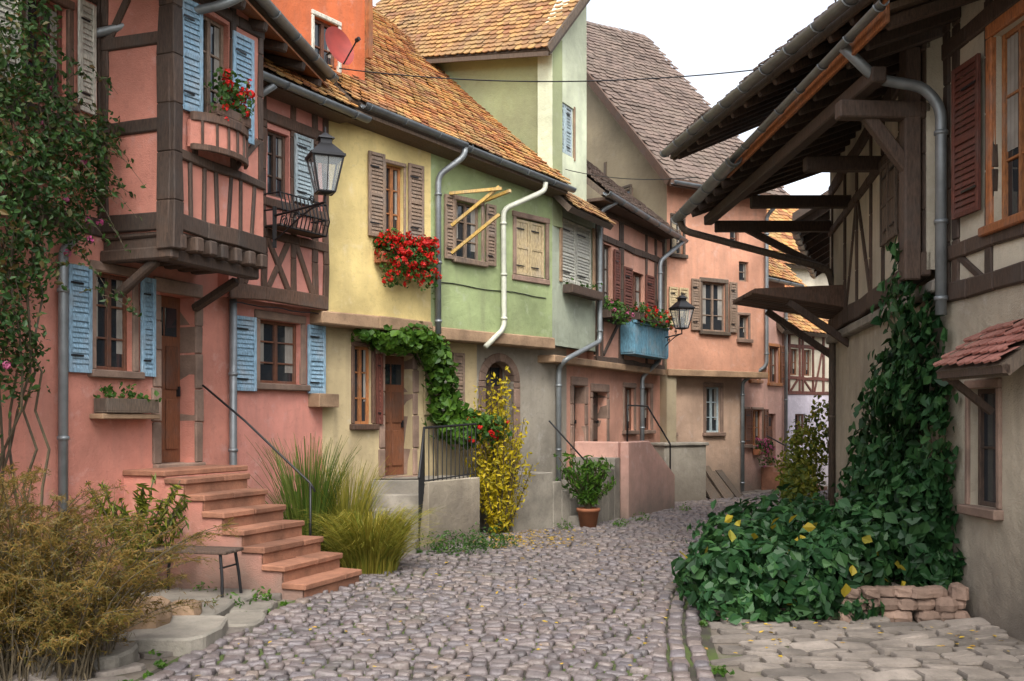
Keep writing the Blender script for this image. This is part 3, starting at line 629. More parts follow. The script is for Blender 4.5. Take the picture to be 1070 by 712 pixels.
pipe(g,[EU.pt(2.1,6.3,.42),EU.pt(1.95,6.1,.12),EU.pt(1.95,3.5,.12),EU.pt(.3,3.05,.15),E.pt(-.1,2.9,.12),E.pt(-.1,.1,.12)])
pipe(g,[EU.pt(6.2,6.15,.45),EU.pt(5.45,5.6,.14),EU.pt(5.45,3.3,.14),E.pt(4.3,2.9,.12),E.pt(4.3,.8,.12)])
g.build()
flowerbox('balcony_flower_box',EU,3.35,5.3,4.05,.24,nl=420,nf=160,lh=.18,hang=.1,mat='timber')
flowerbox('window_flower_box',EU,2.2,3.1,4.0,.05,nl=300,nf=60,lh=.25,hang=.1,fl='pinkf',mat='timber')
# ------------------------------------------------------------------ HOUSE F
Fg=Fac((3.58,24),(5.88,25.5)); FU=Fac((3.7,23.75),(6.5,25.4)); FS=Fac((3.7-.53*7,23.75+.85*7),(3.7,23.75))
g=Group('salmon_gabled_house')
wall(g,'Fl',Fg,0,2.75,0,3.1,[(.1,.42,1.62,2.64),(1.5,2.0,1.61,2.75)]); window(g,Fg,.1,.42,1.62,2.64,'taupe',1,3,'sand',.06); window(g,Fg,1.5,2.0,1.61,2.75,'paleblue',2,3,'sand')
wall(g,'Fu',FU,0,3.25,3.1,7.7,[(1.1,1.85,4.1,5.3),(.15,.5,5.9,6.8),(2.3,2.62,3.95,4.55),(2.0,2.3,6.2,6.75),(2.3,2.62,5.4,5.9)])
window(g,FU,1.1,1.85,4.1,5.3,'taupe',2,3,'timberG',.09,dep=.1); shutter(g,FU,.72,1.0,4.1,5.35,'taupe'); shutter(g,FU,1.95,2.2,4.1,5.35,'taupe')
window(g,FU,.15,.5,5.9,6.8,'taupe',1,3,'timberG',.06); window(g,FU,2.3,2.62,3.95,4.55,'taupe',1,2,'sand',.06); window(g,FU,2.0,2.3,6.2,6.75,'brown',1,2); window(g,FU,2.3,2.62,5.4,5.9,'taupe',1,2)
shutter(g,FU,.03,.3,4.2,5.1,'creamp'); shutter(g,FU,.34,.62,4.2,5.1,'creamp')
k=g.part('ledge','sandy',bev=.015); FU.box(k,0,3.25,2.98,3.14,-.3,.06,.005)
gable(g,'Fg',FS,[(0,0),(7,0),(7,7.7),(0,15)],th=.3)
window(g,FS,5.4,5.8,7.0,7.7,'taupe',1,2,'timberG',.06,o=.15,dep=.1)
T=g.part('timber_frame','timberG'); FS.bar(T,4.6,6.3,4.6,8.6,.1)
Vd=Vector((-FU.n.x,-FU.n.y,1.03)).normalized(); tiles(g,'tileF',FU.pt(-.25,7.55,.4),(FU.d.x,FU.d.y,0),Vd,3.9,8.5,w=.2,e=.2)
k=g.part('verge_boards','timberR'); q=FU.pt(-.27,7.5,.4); k.beam(q,q+Vd*8.5,.06,.2); k.beam(FU.pt(-.25,7.48,.42),FU.pt(3.6,7.48,.42),.05,.18)
gutter(g,FU.pt(-.25,7.5,.5),FU.pt(3.65,7.45,.5),.08)
pipe(g,[FU.pt(3.2,7.4,.5),FU.pt(3.15,7.1,.1),FU.pt(3.15,3.3,.1),Fg.pt(2.68,2.9,.1),Fg.pt(2.68,.1,.1)],.05)
g.build()
g=Group('low_concrete_wall'); a=g.part('wall','greyst',bev=.02); Fg.box(a,-.75,.55,0,1.32,.55,1.0); a=g.part('coping','grey',bev=.02); Fg.box(a,-.8,.6,1.32,1.4,.5,1.05); g.build()
g=Group('leaning_slate_boards'); a=g.part('boards','timberG')
for i in range(5): u=.9+i*.22; a.beam(Fg.pt(u,.02,.9+R(-.1,.1)),Fg.pt(u+.05,R(.6,.95),.1),.2,.03)
g.build()
# ------------------------------------------------------------------ far houses
G=Fac((5.88,26),(7.67,28)); W=Fac((7.67,28),(8.87,29))
g=Group('pale_pink_house'); wall(g,'G',G,-.6,2.69,0,5.9,[(.1,.6,1.28,2.2),(.8,1.35,1.24,2.2),(1.75,2.3,2.95,3.95),(1.6,2.15,.66,2.1),(.7,1.2,3.0,3.9)])
window(g,G,.1,.6,1.28,2.2,'orw',2,2,'sand',.06); window(g,G,.8,1.35,1.24,2.2,'orw',2,2,'sand',.06); shutter(g,G,.35,.72,1.22,2.22,'door'); shutter(g,G,-.2,.05,1.22,2.22,'door'); shutter(g,G,1.4,1.62,1.22,2.22,'door')
window(g,G,1.75,2.3,2.95,3.95,'door',2,2,'orw',.07); window(g,G,.7,1.2,3.0,3.9,'door',2,2,'orw',.06); shutter(g,G,2.36,2.6,2.9,4.0,'door'); door(g,G,1.6,2.15,.66,2.1,-.1)
tiles(g,'tileO',G.pt(-.8,5.75,.35),(G.d.x,G.d.y,0),(-G.n.x,-G.n.y,.95),3.7,4); gutter(g,G.pt(-.8,5.7,.42),G.pt(2.9,5.7,.42))
pipe(g,[G.pt(2.6,5.6,.4),G.pt(2.6,5.4,.08),G.pt(2.6,.1,.08)])
a=g.part('door_steps','redsand',bev=.01)
for i in range(5): G.box(a,1.3,2.4,0,.66-.132*i,.0 if i==0 else .35+.26*(i-1),.35+.26*i)
k=g.part('step_railing','iron'); k.tube([G.pt(1.25,1.5,.2),G.pt(1.25,.95,1.35),G.pt(1.25,.05,1.4)],.02,k=5)
g.build()
flowerbox('pink_flower_box',G,.75,1.45,1.0,.05,nl=260,nf=260,fl='pinkf',lh=.2,hang=.25,mat='terra')
g=Group('white_half_timbered_house'); wall(g,'W',W,0,2.6,0,2.65,[(.5,1.0,1.2,2.1)]); window(g,W,.5,1.0,1.2,2.1,'brown'); wall(g,'H',W,0,2.6,2.65,4.45,[(.25,.65,3.2,3.95),(.9,1.3,3.2,3.95)]); window(g,W,.25,.65,3.2,3.95,'door',2,2); window(g,W,.9,1.3,3.2,3.95,'door',2,2)
T=g.part('timber_frame','redbr',bev=.01)
for z in (2.7,3.12,4.02,4.38): W.bar(T,0,z,2.6,z,.1)
for u in (.05,.2,.72,.85,1.38,1.9,2.5): W.bar(T,u,2.7,u,4.4,.09)
for q in ((.25,2.75,.65,3.1),(.9,3.1,1.3,2.75),(1.45,2.75,1.85,4.0)): W.bar(T,*q,.07)
tiles(g,'tileO',W.pt(-.5,4.4,.35),(W.d.x,W.d.y,0),(-W.n.x,-W.n.y,1.0),3.4,3.5); g.build()
X=Fac((8.3,33),(12,35)); g=Group('distant_house'); wall(g,'H',X,-3,6,0,7.2,[(0,.6,5,6)]); window(g,X,0,.6,5,6,'brown'); tiles(g,'tileO',X.pt(-3.3,7.1,.35),(X.d.x,X.d.y,0),(-X.n.x,-X.n.y,1.0),9,4,w=.25,e=.22)
a=g.part('chimney','redsand'); X.box(a,1.2,1.7,7.5,9.6,-2.2,-1.7); X.box(a,1.15,1.75,9.6,9.7,-2.25,-1.65)
k=g.part('aerial','iron'); k.tube([X.pt(.2,8,-1.5),X.pt(.2,11.2,-1.5)],.025,k=5)
for z in (10.4,10.7,11.0): k.tube([X.pt(-.3,z,-1.5),X.pt(.7,z,-1.5)],.015,k=4)
g.build()
# ------------------------------------------------------------------ RIGHT HOUSE
H1=Fac((4.45,7),(4.35,10),-1); H2=Fac((4.35,10),(5.48,17),-1); H2U=Fac((4.25,10.2),(5.45,17),-1)
g=Group('overhanging_half_timbered_house')
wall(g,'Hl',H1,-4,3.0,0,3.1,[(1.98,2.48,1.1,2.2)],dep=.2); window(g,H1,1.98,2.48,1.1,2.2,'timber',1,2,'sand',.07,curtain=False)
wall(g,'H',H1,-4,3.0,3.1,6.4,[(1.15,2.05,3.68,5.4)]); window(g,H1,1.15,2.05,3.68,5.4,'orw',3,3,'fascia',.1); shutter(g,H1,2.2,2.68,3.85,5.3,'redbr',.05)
T=g.part('timber_frame','timber',bev=.015)
for z,w in ((3.18,.18),(3.55,.14),(5.6,.18),(6.2,.2)): H1.bar(T,-4,z,3.0,z,w,o1=.045)
for u in (-1.5,-.3,.9,2.12,2.75,2.94): H1.bar(T,u,3.15,u,6.3,.13)
H1.bar(T,2.2,3.2,2.7,3.5,.08)
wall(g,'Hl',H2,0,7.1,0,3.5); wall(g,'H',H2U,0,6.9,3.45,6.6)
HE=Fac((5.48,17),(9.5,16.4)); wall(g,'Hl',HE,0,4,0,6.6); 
k=g.part('ledge','grey',bev=.02); H2.box(k,0,7.1,3.2,3.34,-.1,.12,.01)
for z,w in ((3.5,.24),(5.1,.12),(5.8,.2)): H2U.bar(T,0,z,6.9,z,w,o1=.05)
for u in (.1,.62,1.22,2.26,3.1,4.2,5.3,6.7): H2U.bar(T,u,3.5,u,5.8,.12,o1=.03)
H2U.bar(T,3.15,3.6,4.1,5.05,.1,o1=.025); H2U.bar(T,4.3,5.05,5.2,3.6,.1,o1=.025)
shutter(g,H2U,1.32,1.73,4.05,5.02,'timberG',.03,False); shutter(g,H2U,1.75,2.16,4.05,5.02,'timberG',.03,False)
J=g.part('eave_brackets','timber',bev=.015)
def B3(a,b,w=.16,h=.18): J.beam(a,b,w,h)
B3((3.35,10.25,5.1),(4.35,10.3,5.1)); B3((4.12,10.3,3.35),(4.12,10.3,5.75),.17,.17); B3((3.6,10.3,5.15),(4.1,10.3,4.5),.13,.13)
B3((3.7,12.6,5.15),(4.8,12.6,5.15)); B3((3.6,15.0,5.2),(5.2,15.0,5.2)); B3((3.45,16.9,5.2),(5.5,16.9,5.2)); B3((3.9,16.9,5.2),(5.35,16.9,4.45),.11,.11)
B3((3.62,9.8,5.32),(3.35,17,5.32),.15,.16)
g0=Vector((3.42,9.0,5.62)); g1=Vector((2.98,17.1,5.45)); dg=(g1-g0).normalized()
S=g.part('roof_boards','soffit')
q=[g0,g1,g1+Vector((4.2,.3,1.5)),g0+Vector((4.2,.3,1.5))]; S.hexa([p for p in q]+[p+Vector((0,0,.06)) for p in q])
for i in range(17):
    p=g0.lerp(g1,(i+.3)/17)+Vector((0,0,-.07)); B3(p+Vector((.03,0,0)),p+Vector((2.8,.25,1.0)),.09,.12)
fa=g.part('fascia_board','fascia',bev=.006); fa.beam(g0+Vector((-.02,0,.02)),g0.lerp(g1,.66)+Vector((-.02,0,.02)),.04,.26)
gutter(g,g0+Vector((-.13,-.2,.0)),g0.lerp(g1,.60)+Vector((-.12,0,.0)),.05); gutter(g,g0.lerp(g1,.56)+Vector((-.14,0,-.04)),g1+Vector((-.14,0,-.06)),.1,'zinc','far_gutter')
h0=Vector((3.78,5.0,5.62)); h1=Vector((2.5,15.6,6.05)); S2=g.part('upper_roof_boards','soffit')
q=[h0,h1,h1+Vector((5,.5,2.2)),h0+Vector((5,.5,2.2))]; S2.hexa([p for p in q]+[p+Vector((0,0,.1)) for p in q])
Ud=(h1-h0).normalized(); tiles(g,'tileF',h0+Vector((-.05,0,.13)),Ud,Vector((5,.5,2.2)),(h1-h0).length,5,slab='soffit')
gutter(g,h0+Vector((-.12,0,.05)),h1+Vector((-.12,0,.05)),.075,'zinc','upper_gutter')
for i in range(22):
    p=h0.lerp(h1,(i+.5)/22)+Vector((0,0,-.06)); J.beam(p+Vector((.03,0,0)),p+Vector((1.4,.14,.6)),.08,.1)
fb=g.part('upper_fascia','timberG'); fb.beam(h0+Vector((0,0,.03)),h1+Vector((0,0,.03)),.04,.16); fb.beam(h1+Vector((0,.02,.03)),h1+Vector((5,.52,2.23)),.05,.2)
gb=g.part('gable_boards','timberG'); gb.add([(5.45,17.02,3.5),(5.45,17.02,6.3),(7.2,17.3,6.9),(7.2,17.0,3.5)],[(0,1,2,3)])
pipe(g,[g0.lerp(g1,.1)+Vector((-.13,0,0)),(3.62,9.9,5.3),(4.1,9.9,5.22),(4.25,9.86,5.0),(4.25,9.86,2.95)],.055)
pipe(g,[g1+Vector((-.12,-.1,-.1)),g1+Vector((-.05,-.1,-.3)),(5.3,16.7,4.45),(5.4,16.75,4.2),(5.38,16.75,.15)],.06,'timberG','far_downpipe')
g.build()
g=Group('wooden_canopy'); a=g.part('boards','timberR',bev=.01)
for i in range(9): y=15.4+i*.17; a.hexa([(3.75+R(-.05,.05),y,3.88),(5.4,y,3.62),(5.4,y+.155,3.62),(3.75,y+.155,3.88),(3.75,y,3.95),(5.4,y,4.02),(5.4,y+.155,4.02),(3.75,y+.155,3.95)])
a=g.part('bracket','timber'); a.beam((5.4,15.5,3.0),(4.3,15.5,3.75),.1,.1); a.beam((5.4,16.8,3.0),(4.3,16.8,3.75),.1,.1); g.build()
g=Group('tiled_door_canopy'); tiles(g,'tileP',H1.pt(1.0,2.36,.5),(H1.d.x,H1.d.y,0),(-H1.n.x,-H1.n.y,.75),1.15,.66,w=.14,e=.13); a=g.part('bracket','timber'); a.beam(H1.pt(2.05,2.32,.45),H1.pt(2.05,1.98,.02),.06,.06); a.beam(H1.pt(1.0,2.32,.45),H1.pt(2.15,2.32,.45),.06,.07); g.build()
g=Group('neighbouring_house'); H3=Fac((6.6,19.5),(9.2,26),-1); wall(g,'H',H3,0,7,0,6.2,[(1,1.6,3.8,4.8)]); window(g,H3,1,1.6,3.8,4.8,'brown'); T=g.part('timber_frame','timber')
for z in (3.3,4.9,5.9): H3.bar(T,0,z,7,z,.18)
HF=Fac((6.6,19.5),(10,18.4)); wall(g,'H',HF,0,3.5,0,6.4)
S=g.part('roof_slab','timber'); a0=Vector((5.35,19.0,5.7)); a1=Vector((7.9,26,5.7)); q=[a0,a1,a1+Vector((4,-1.2,2.6)),a0+Vector((4,-1.2,2.6))]; S.hexa(q+[p+Vector((0,0,.16)) for p in q]); gutter(g,a0,a1,.09)
for i in range(9): p=a0.lerp(a1,(i+.4)/9); T.beam(p+Vector((.05,0,-.05)),p+Vector((1.6,-.4,.95)),.1,.12)
g.build()
# ------------------------------------------------------------------ STAIRS
g=Group('red_sandstone_steps'); st=g.part('treads','redsand',bev=.012); sd=g.part('side_walls','pinkA')
b0=Vector((-2.19,10.5,0)); rn=Vector((-.93,.37,0)); wd=Vector((.37,.93,0)); Wd=1.12
for i in range(7):
    z1=.18*(i+1); p=b0+rn*.26*i; sp_=R(.4,.7); jz=[R(-.006,.006) for _ in range(4)]
    for (w0,w1) in ((-.03,Wd*sp_-.004),(Wd*sp_+.004,Wd+.03)):
        q=[p-rn*.03+wd*w0,p+rn*.27+wd*w0,p+rn*.27+wd*w1,p-rn*.03+wd*w1]
        st.hexa([Vector((x.x,x.y,z1-.07)) for x in q]+[Vector((x.x+R(-.006,.006),x.y+R(-.006,.006),z1+R(-.006,.006))) for k,x in enumerate(q)])
    q=[p,p+rn*.26,p+rn*.26+wd*Wd,p+wd*Wd]; sd.hexa([Vector((x.x,x.y,0)) for x in q]+[Vector((x.x,x.y,z1-.07)) for x in q])
    rs=g.part('risers','redsand'); q=[p-rn*.004,p+rn*.02,p+rn*.02+wd*Wd,p-rn*.004+wd*Wd]; rs.hexa([Vector((x.x,x.y,z1-.18)) for x in q]+[Vector((x.x,x.y,z1-.071)) for x in q])
p=b0+rn*1.82; q=[p,p+rn*.75,p+rn*.75+wd*1.5,p+wd*1.5]; sd.hexa([Vector((x.x,x.y,0)) for x in q]+[Vector((x.x,x.y,1.27)) for x in q]); q=[p-wd*.03,p+rn*.75-wd*.03,p+rn*.75+wd*1.5,p+wd*1.5]; st.hexa([Vector((x.x,x.y,1.271)) for x in q]+[Vector((x.x,x.y,1.34)) for x in q])
hr=g.part('handrail','iron',True); hr.tube([(-3.9,12.55,2.35),(-3.3,12.3,1.9),(-2.42,11.95,1.15),(-2.36,11.93,1.05)],.014,k=6); hr.tube([(-2.42,11.95,1.15),(-2.42,11.95,.1)],.016,k=6); g.build()
g=Group('wooden_bench'); a=g.part('seat','timber',bev=.008); bc=Vector((-3.3,10.35,.12)); bx=Vector((.93,-.22,0)).normalized(); by=Vector((.22,.93,0)).normalized()
for i in range(4): o=by*(-.15+.1*i); a.beam(bc-bx*.46+o+Vector((0,0,.44)),bc+bx*.46+o+Vector((0,0,.44)),.085,.035)
a=g.part('legs','iron',bev=.004)
for s_ in (-1,1):
    e=bc+bx*.38*s_
    for t in (-1,1): a.tube([e+by*.15*t+Vector((0,0,.42)),e+by*.17*t+bx*.03*s_+Vector((0,0,.2)),e+by*.2*t+bx*.05*s_+Vector((0,0,-.1))],.018,k=6)
    a.tube([e+by*.16+Vector((0,0,.28)),e-by*.16+Vector((0,0,.28))],.012,k=5)
g.build()
a=Acc()
for (cx,cy,rx,ry,z) in ((-2.85,8.5,.36,.5,.15),(-3.1,9.5,.42,.48,.13),(-4.0,9.6,.5,.42,.12),(-3.6,8.4,.42,.55,.13),(-3.4,10.35,.75,.35,.1),(-2.5,9.2,.2,.3,.08),(-3.3,7.7,.4,.3,.13),(-4.2,10.4,.4,.4,.1),(-2.62,9.85,.25,.25,.07)):
    k=11; base=[]
    for i in range(k):
        t=2*math.pi*i/k; c_,s_=math.cos(t),math.sin(t); base.append((cx+math.copysign(abs(c_)**.45,c_)*rx*R(.9,1.05),cy+math.copysign(abs(s_)**.45,s_)*ry*R(.9,1.05)))
    a.add([(x,y,0) for x,y in base]+[(x,y,z+R(-.008,.008)) for x,y in base],[tuple(range(k,2*k))]+[(i,(i+1)%k,k+(i+1)%k,k+i) for i in range(k)])
mkobj('stone_terrace_slabs',a,[MT['grey']],bev=.02)
a=Acc()
def rock(a,c,r,seed=0):
    v=[];f=[];nu,nv=9,6
    for j in range(nv+1):
        for i in range(nu):
            th=2*math.pi*i/nu; ph=math.pi*j/nv; d=Vector((math.sin(ph)*math.cos(th),math.sin(ph)*math.sin(th),math.cos(ph))); d=Vector([math.copysign(abs(x)**.6,x) for x in d]); k=1+.25*noise.noise(d*1.5+Vector(c)*5)
            v.append((c[0]+d.x*r[0]*k,c[1]+d.y*r[1]*k,c[2]+d.z*r[2]*k))
    for j in range(nv):
        for i in range(nu): f.append((j*nu+i,j*nu+(i+1)%nu,(j+1)*nu+(i+1)%nu,(j+1)*nu+i))
    a.add(v,f)
rock(a,(-3.25,8.6,.2),(.3,.28,.17)); rock(a,(-3.0,9.1,.14),(.16,.18,.11)); mkobj('stone_block',a,[MT['sandy']])
g=Group('stone_door_steps'); a=g.part('steps','grey',bev=.015)
for i in range(5): a.hexa([(x+R(-.01,.01),y,z) for z in (0,1.0-.2*i) for x,y in ((-2.15+.05*i,15.15-.28*i),(-1.35+.0*i,15.15-.28*i),(-1.35,15.5-.28*i+.0),(-2.15,15.5-.28*i))])
a.hexa([(x,y,z) for z in (0,1.0) for x,y in ((-2.15,15.2),(-1.2,15.2),(-.6,16.6),(-2.0,16.2))])
w=g.part('retaining_wall','Hl',bev=.01); w.hexa([(x,y,z) for z in (0,1.02) for x,y in ((-1.34,14.4),(-1.2,14.35),(-.5,15.55),(-.64,15.65))]); g.build()
def railing(name,pts,h,n,parent=None):
    a=Acc(); P=[Vector(p) for p in pts]
    a.tube([p+Vector((0,0,h)) for p in P],.02,k=6); a.tube([p+Vector((0,0,.08)) for p in P],.012,k=5)
    for i in range(len(P)-1):
        k=max(1,int((P[i+1]-P[i]).length/.11))
        for j in range(k+1): q=P[i].lerp(P[i+1],j/k); a.tube([q,q+Vector((0,0,h))],.009,k=5)
    return mkobj(name,a,[MT['iron']])
railing('iron_railing',[(-1.3,13.9,.25),(-1.27,14.4,.95),(-.57,15.6,1.0)],.85,8)
g=Group('arched_door_steps'); a=g.part('steps','grey',bev=.015)
C.box(a,3.3,4.35,0,1.0,.02,.85)
for i in range(5): C.box(a,4.35+.24*i,4.35+.24*(i+1),0,.83-.165*i,.02,.85)
g.build()
g=Group('pink_stair_ramp'); a=g.part('steps','grey',bev=.012)
for i in range(6): E.box(a,-.85+.28*i,-.85+.28*(i+1),0,.2*(i+1),.1,.98)
E.box(a,.9,2.3,0,1.33,.02,.96)
for i in range(5): E.box(a,2.3+.26*i,2.3+.26*(i+1),0,1.15-.22*i,.02,.96)
b=g.part('cheek_wall','G',bev=.02)
pr=[(.83,0),(3.55,0),(3.55,.75),(2.0,1.5),(.83,1.5)]; k=len(pr); b.add([E.pt(u,z,.97) for u,z in pr]+[E.pt(u,z,1.15) for u,z in pr],[tuple(range(k))[::-1],tuple(range(k,2*k))]+[(i,(i+1)%k,k+(i+1)%k,k+i) for i in range(k)])
E.box(b,.74,.9,0,1.5,.05,.965); hr=g.part('handrail','iron',True); hr.tube([E.pt(1.0,1.5,1.06),E.pt(1.0,2.2,1.06),E.pt(2.1,2.2,1.06),E.pt(3.5,1.4,1.06),E.pt(3.5,.75,1.06)],.018,k=6)
hr.tube([C.pt(4.3,1.9,.8),C.pt(5.5,1.0,.85),C.pt(5.5,.1,.85)],.015,k=6); g.build()
# ------------------------------------------------------------------ LAMPS
def lantern(name,c,wallp,s=1.0):
    g=Group(name); c=Vector(c); w=Vector(wallp); fr=g.part('frame','iron'); gl=g.part('glass','lglass')
    bt,tp,h=.10*s,.185*s,.42*s; dirs=[(-1,-1),(1,-1),(1,1),(-1,1)]; ca,sa=math.cos(.4),math.sin(.4); dirs=[(x*ca-y*sa,x*sa+y*ca) for x,y in dirs]
    lo=[c+Vector((x*bt,y*bt,0)) for x,y in dirs]; hi=[c+Vector((x*tp,y*tp,h)) for x,y in dirs]
    for i in range(4):
        j=(i+1)%4; fr.tube([lo[i],hi[i]],.014*s,k=5); fr.tube([lo[i],lo[j]],.014*s,k=5); fr.tube([hi[i],hi[j]],.018*s,k=5); fr.tube([(lo[i]+lo[j])/2,(hi[i]+hi[j])/2],.006*s,k=4); gl.add([lo[i],lo[j],hi[j],hi[i]],[(0,1,2,3)])
    def fru(z0,r0,z1,r1):
        v=[c+Vector((x*r0,y*r0,z0)) for x,y in dirs]+[c+Vector((x*r1,y*r1,z1)) for x,y in dirs]; fr.hexa(v)
    fru(h,.21*s,h+.03*s,.21*s); fru(h+.03*s,.2*s,h+.17*s,.075*s); fru(h+.17*s,.07*s,h+.23*s,.07*s); fru(h+.23*s,.10*s,h+.25*s,.09*s); fru(h+.25*s,.08*s,h+.31*s,.015*s)
    fr.tube([c+Vector((0,0,h+.3*s)),c+Vector((0,0,h+.38*s))],.012*s,k=6); fru(-.03*s,.04*s,0,.10*s)
    fr.tube([c,c+Vector((0,0,h*.6))],.02*s,k=6); 
    b=c+Vector((0,0,-.12*s)); fr.tube([c,b],.014*s,k=6)
    w2=Vector((w.x,w.y,b.z)); d=(w2-b); L=d.length; d.normalize()
    fr.tube([c,b,b+d*L],.016*s,k=6); 
    pts=[b+d*(L*t)+Vector((0,0,-.32*s*math.sin(t*math.pi/2)**1.0*t)) for t in [i/8 for i in range(9)]]; fr.tube(pts,.012*s,k=5)
    for cc,r in ((b+d*L*.55+Vector((0,0,-.09*s)),.075*s),(b+d*L*.8+Vector((0,0,-.11*s)),.09*s),(b+d*L*.25+Vector((0,0,.07*s)),.06*s)):
        fr.tube([cc+d*math.cos(t)*r*(1-t/14)+Vector((0,0,math.sin(t)*r*(1-t/14))) for t in [i*.5 for i in range(20)]],.008*s,k=4)
    fr.beam(w2+Vector((0,0,.12*s)),w2-Vector((0,0,.42*s)),.05*s,.03*s); g.build()
lantern('street_lamp',(-2.29,12.2,4.70),(-3.1,13.0,4.8),1.0)
lantern('street_lamp',(3.72,21.8,3.93),(3.42,23.2,3.9),1.0)
# ------------------------------------------------------------------ WIRES
def wire(p,q,sag,r=.009):
    a=Acc(); p=Vector(p); q=Vector(q); a.tube([p.lerp(q,i/20)-Vector((0,0,sag*4*(i/20)*(1-i/20))) for i in range(21)],r,k=4); mkobj('overhead_wire',a,[MT['iron']])
wire((-2.5,14.4,7.0),(4.4,13.0,6.65),.25); wire((1.0,18.6,6.6),(2.9,15.5,5.7),.1,.007); wire((3.9,23.8,6.9),(9,28,7.5),.3)
# ------------------------------------------------------------------ PLANTS
a=Acc(); 
def wallpatch(F,u0,u1,z0,z1,n,o0=.03,o1=.25,fn=None):
    C=[];N=[]
    while len(C)<n:
        u,z=R(u0,u1),R(z0,z1)
        if fn and not fn(u,z): continue
        q=noise.noise(Vector((u*2,z*2,3)));
        if q<-.28: continue
        C.append(tuple(F.pt(u,z,R(o0,o1)*(1+q)))); N.append((F.n.x,F.n.y,.25))
    return C,N
def fn(u,z):
    top=(3.15 if u<.9 else max(.5,3.15-(u-.9)*1.0))+.45*noise.noise(Vector((u*2.2,0,0)))+.25*noise.noise(Vector((u*7,0,4))); return z<top
c1,n1=wallpatch(H2,-.2,3.6,.2,3.3,4000,.03,.45,fn); addleaves(a,c1,n1,.13,ar=.75,jit=.4,droop=.8)
c1,n1=wallpatch(H2U,.05,.5,2.6,3.8,200,.06,.22); addleaves(a,c1,n1,.12,ar=.75,jit=.35,droop=.8)
c1,n1=wallpatch(H1,2.62,3.0,.3,2.5,380,.03,.22); addleaves(a,c1,n1,.12,ar=.75,jit=.35,droop=.8)
for i,(x,y,z,rx,ry,rz,n_) in enumerate([(2.2,9.9,.3,.45,.5,.4,900),(2.55,10.9,.35,.6,.9,.5,900),(2.75,9.7,.38,.5,.42,.38,900),(3.2,9.75,.45,.45,.4,.42,800),(3.6,10.3,.55,.5,.5,.5,900),(3.4,11.5,.45,.7,1.0,.5,800),(4.05,10.0,.9,.28,.35,.6,600),(2.95,12.4,.4,.6,1.0,.45,700),(3.7,13.4,.45,.7,1.2,.5,600),(2.2,9.5,.15,.4,.25,.2,400),(2.7,9.4,.15,.35,.2,.2,300),(4.3,11.6,1.0,.4,.9,.6,500),(2.05,10.7,.2,.3,.6,.3,300),(3.25,9.42,.12,.2,.14,.16,120),(4.1,9.7,.4,.25,.2,.35,260)]):
    c1,n1=above(*blob((x,y,z),(rx,ry,rz),n_,sd=i,gap=.12)); addleaves(a,c1,n1,.125,ar=.75,jit=.55,droop=.5)
c1,n1=above(*blob((3.0,10.2,.4),(1.2,.8,.5),70)); addleaves(a,c1,n1,.11,1,ar=.75)
for k in range(40):   # trailing shoots
    x,y=R(1.9,3.2),R(9.3,9.7); d=Vector((R(-.8,.3),R(-.8,-.1),0)); L=R(.15,.45); cc=[(x+d.x*L*t,y+d.y*L*t,.08+.25*(1-t)*R(.5,1)) for t in (0,.25,.5,.75,1)]; addleaves(a,cc,[(d.x,d.y,.6)]*5,.09,0,ar=.75)
for i in range(14):
    u=R(0,2.0); pts=[H2.pt(u+.25*math.sin(k*.9+i)+k*.04,.1+k*.3,.05) for k in range(int(R(5,9)))]; a.tube(pts,.015,2,5)
mkobj('creeper_vine',a,[MT['ivy'],MT['ivyY'],MT['stem']])
a=Acc()
for (x,y) in [(3.2+.17*i,9.42+.02*math.sin(i)) for i in range(7)]: 
    for z in (.05,.17,.28): rock(a,(x+R(-.05,.05),y+R(-.04,.04),z),(R(.08,.13),R(.07,.1),R(.05,.08)))
for (x,y) in [(2.0+.19*i,9.55+.06*math.sin(i)) for i in range(7)]: rock(a,(x,y,.05),(.1,.09,.06))
for i in range(12): rock(a,(1.98+R(-.03,.05)+i*.03,9.7+.24*i,.08),(R(.07,.1),R(.09,.12),R(.06,.1)))
mkobj('stone_planter_edge',a,[MT['sand']])
a=Acc(); a.hexa([(x,y,z) for z in (0,.26) for x,y in ((2.1,9.6),(4.3,9.6),(4.9,14.5),(3.0,14.5))]); mkobj('planter_soil',a,[MT['ground']])
# climbing rose on left
a=Acc()
AL=A
for i,(u,z,o,ru,rz,n_) in enumerate([(-.1,5.7,.5,.7,.5,700),(.7,5.3,.45,.6,.5,800),(1.35,4.8,.35,.5,.45,650),(1.8,4.5,.3,.35,.4,360),(.3,4.6,.5,.6,.6,900),(.9,4.3,.45,.55,.5,800),(0.2,3.8,.5,.6,.7,900),(.9,3.5,.4,.4,.5,600),(.3,2.9,.5,.5,.6,700),(.8,2.6,.4,.33,.5,400),(.1,2.2,.5,.5,.6,500),(1.95,5.0,.3,.3,.25,130),(1.5,4.0,.3,.3,.35,320),(1.0,5.9,.3,.4,.3,200)]):
    p=AL.pt(u,z,o); c1,n1=blob(p,(ru*.75,ru*.9,rz),int(n_*1.2),gap=.18,shell=.3,sd=i); addleaves(a,c1,n1,.065,ar=.6,jit=.7,droop=.4)
    if i%2==0:
        for k in range(5):
            q=c1[rng.integers(len(c1))]; cc=[];nn=[]
            for j in range(22): v=rng.normal(0,1,3); v/=np.linalg.norm(v); cc.append(q+v*.03); nn.append(v)
            addleaves(a,cc,nn,.035,1,ar=1,jit=.2)
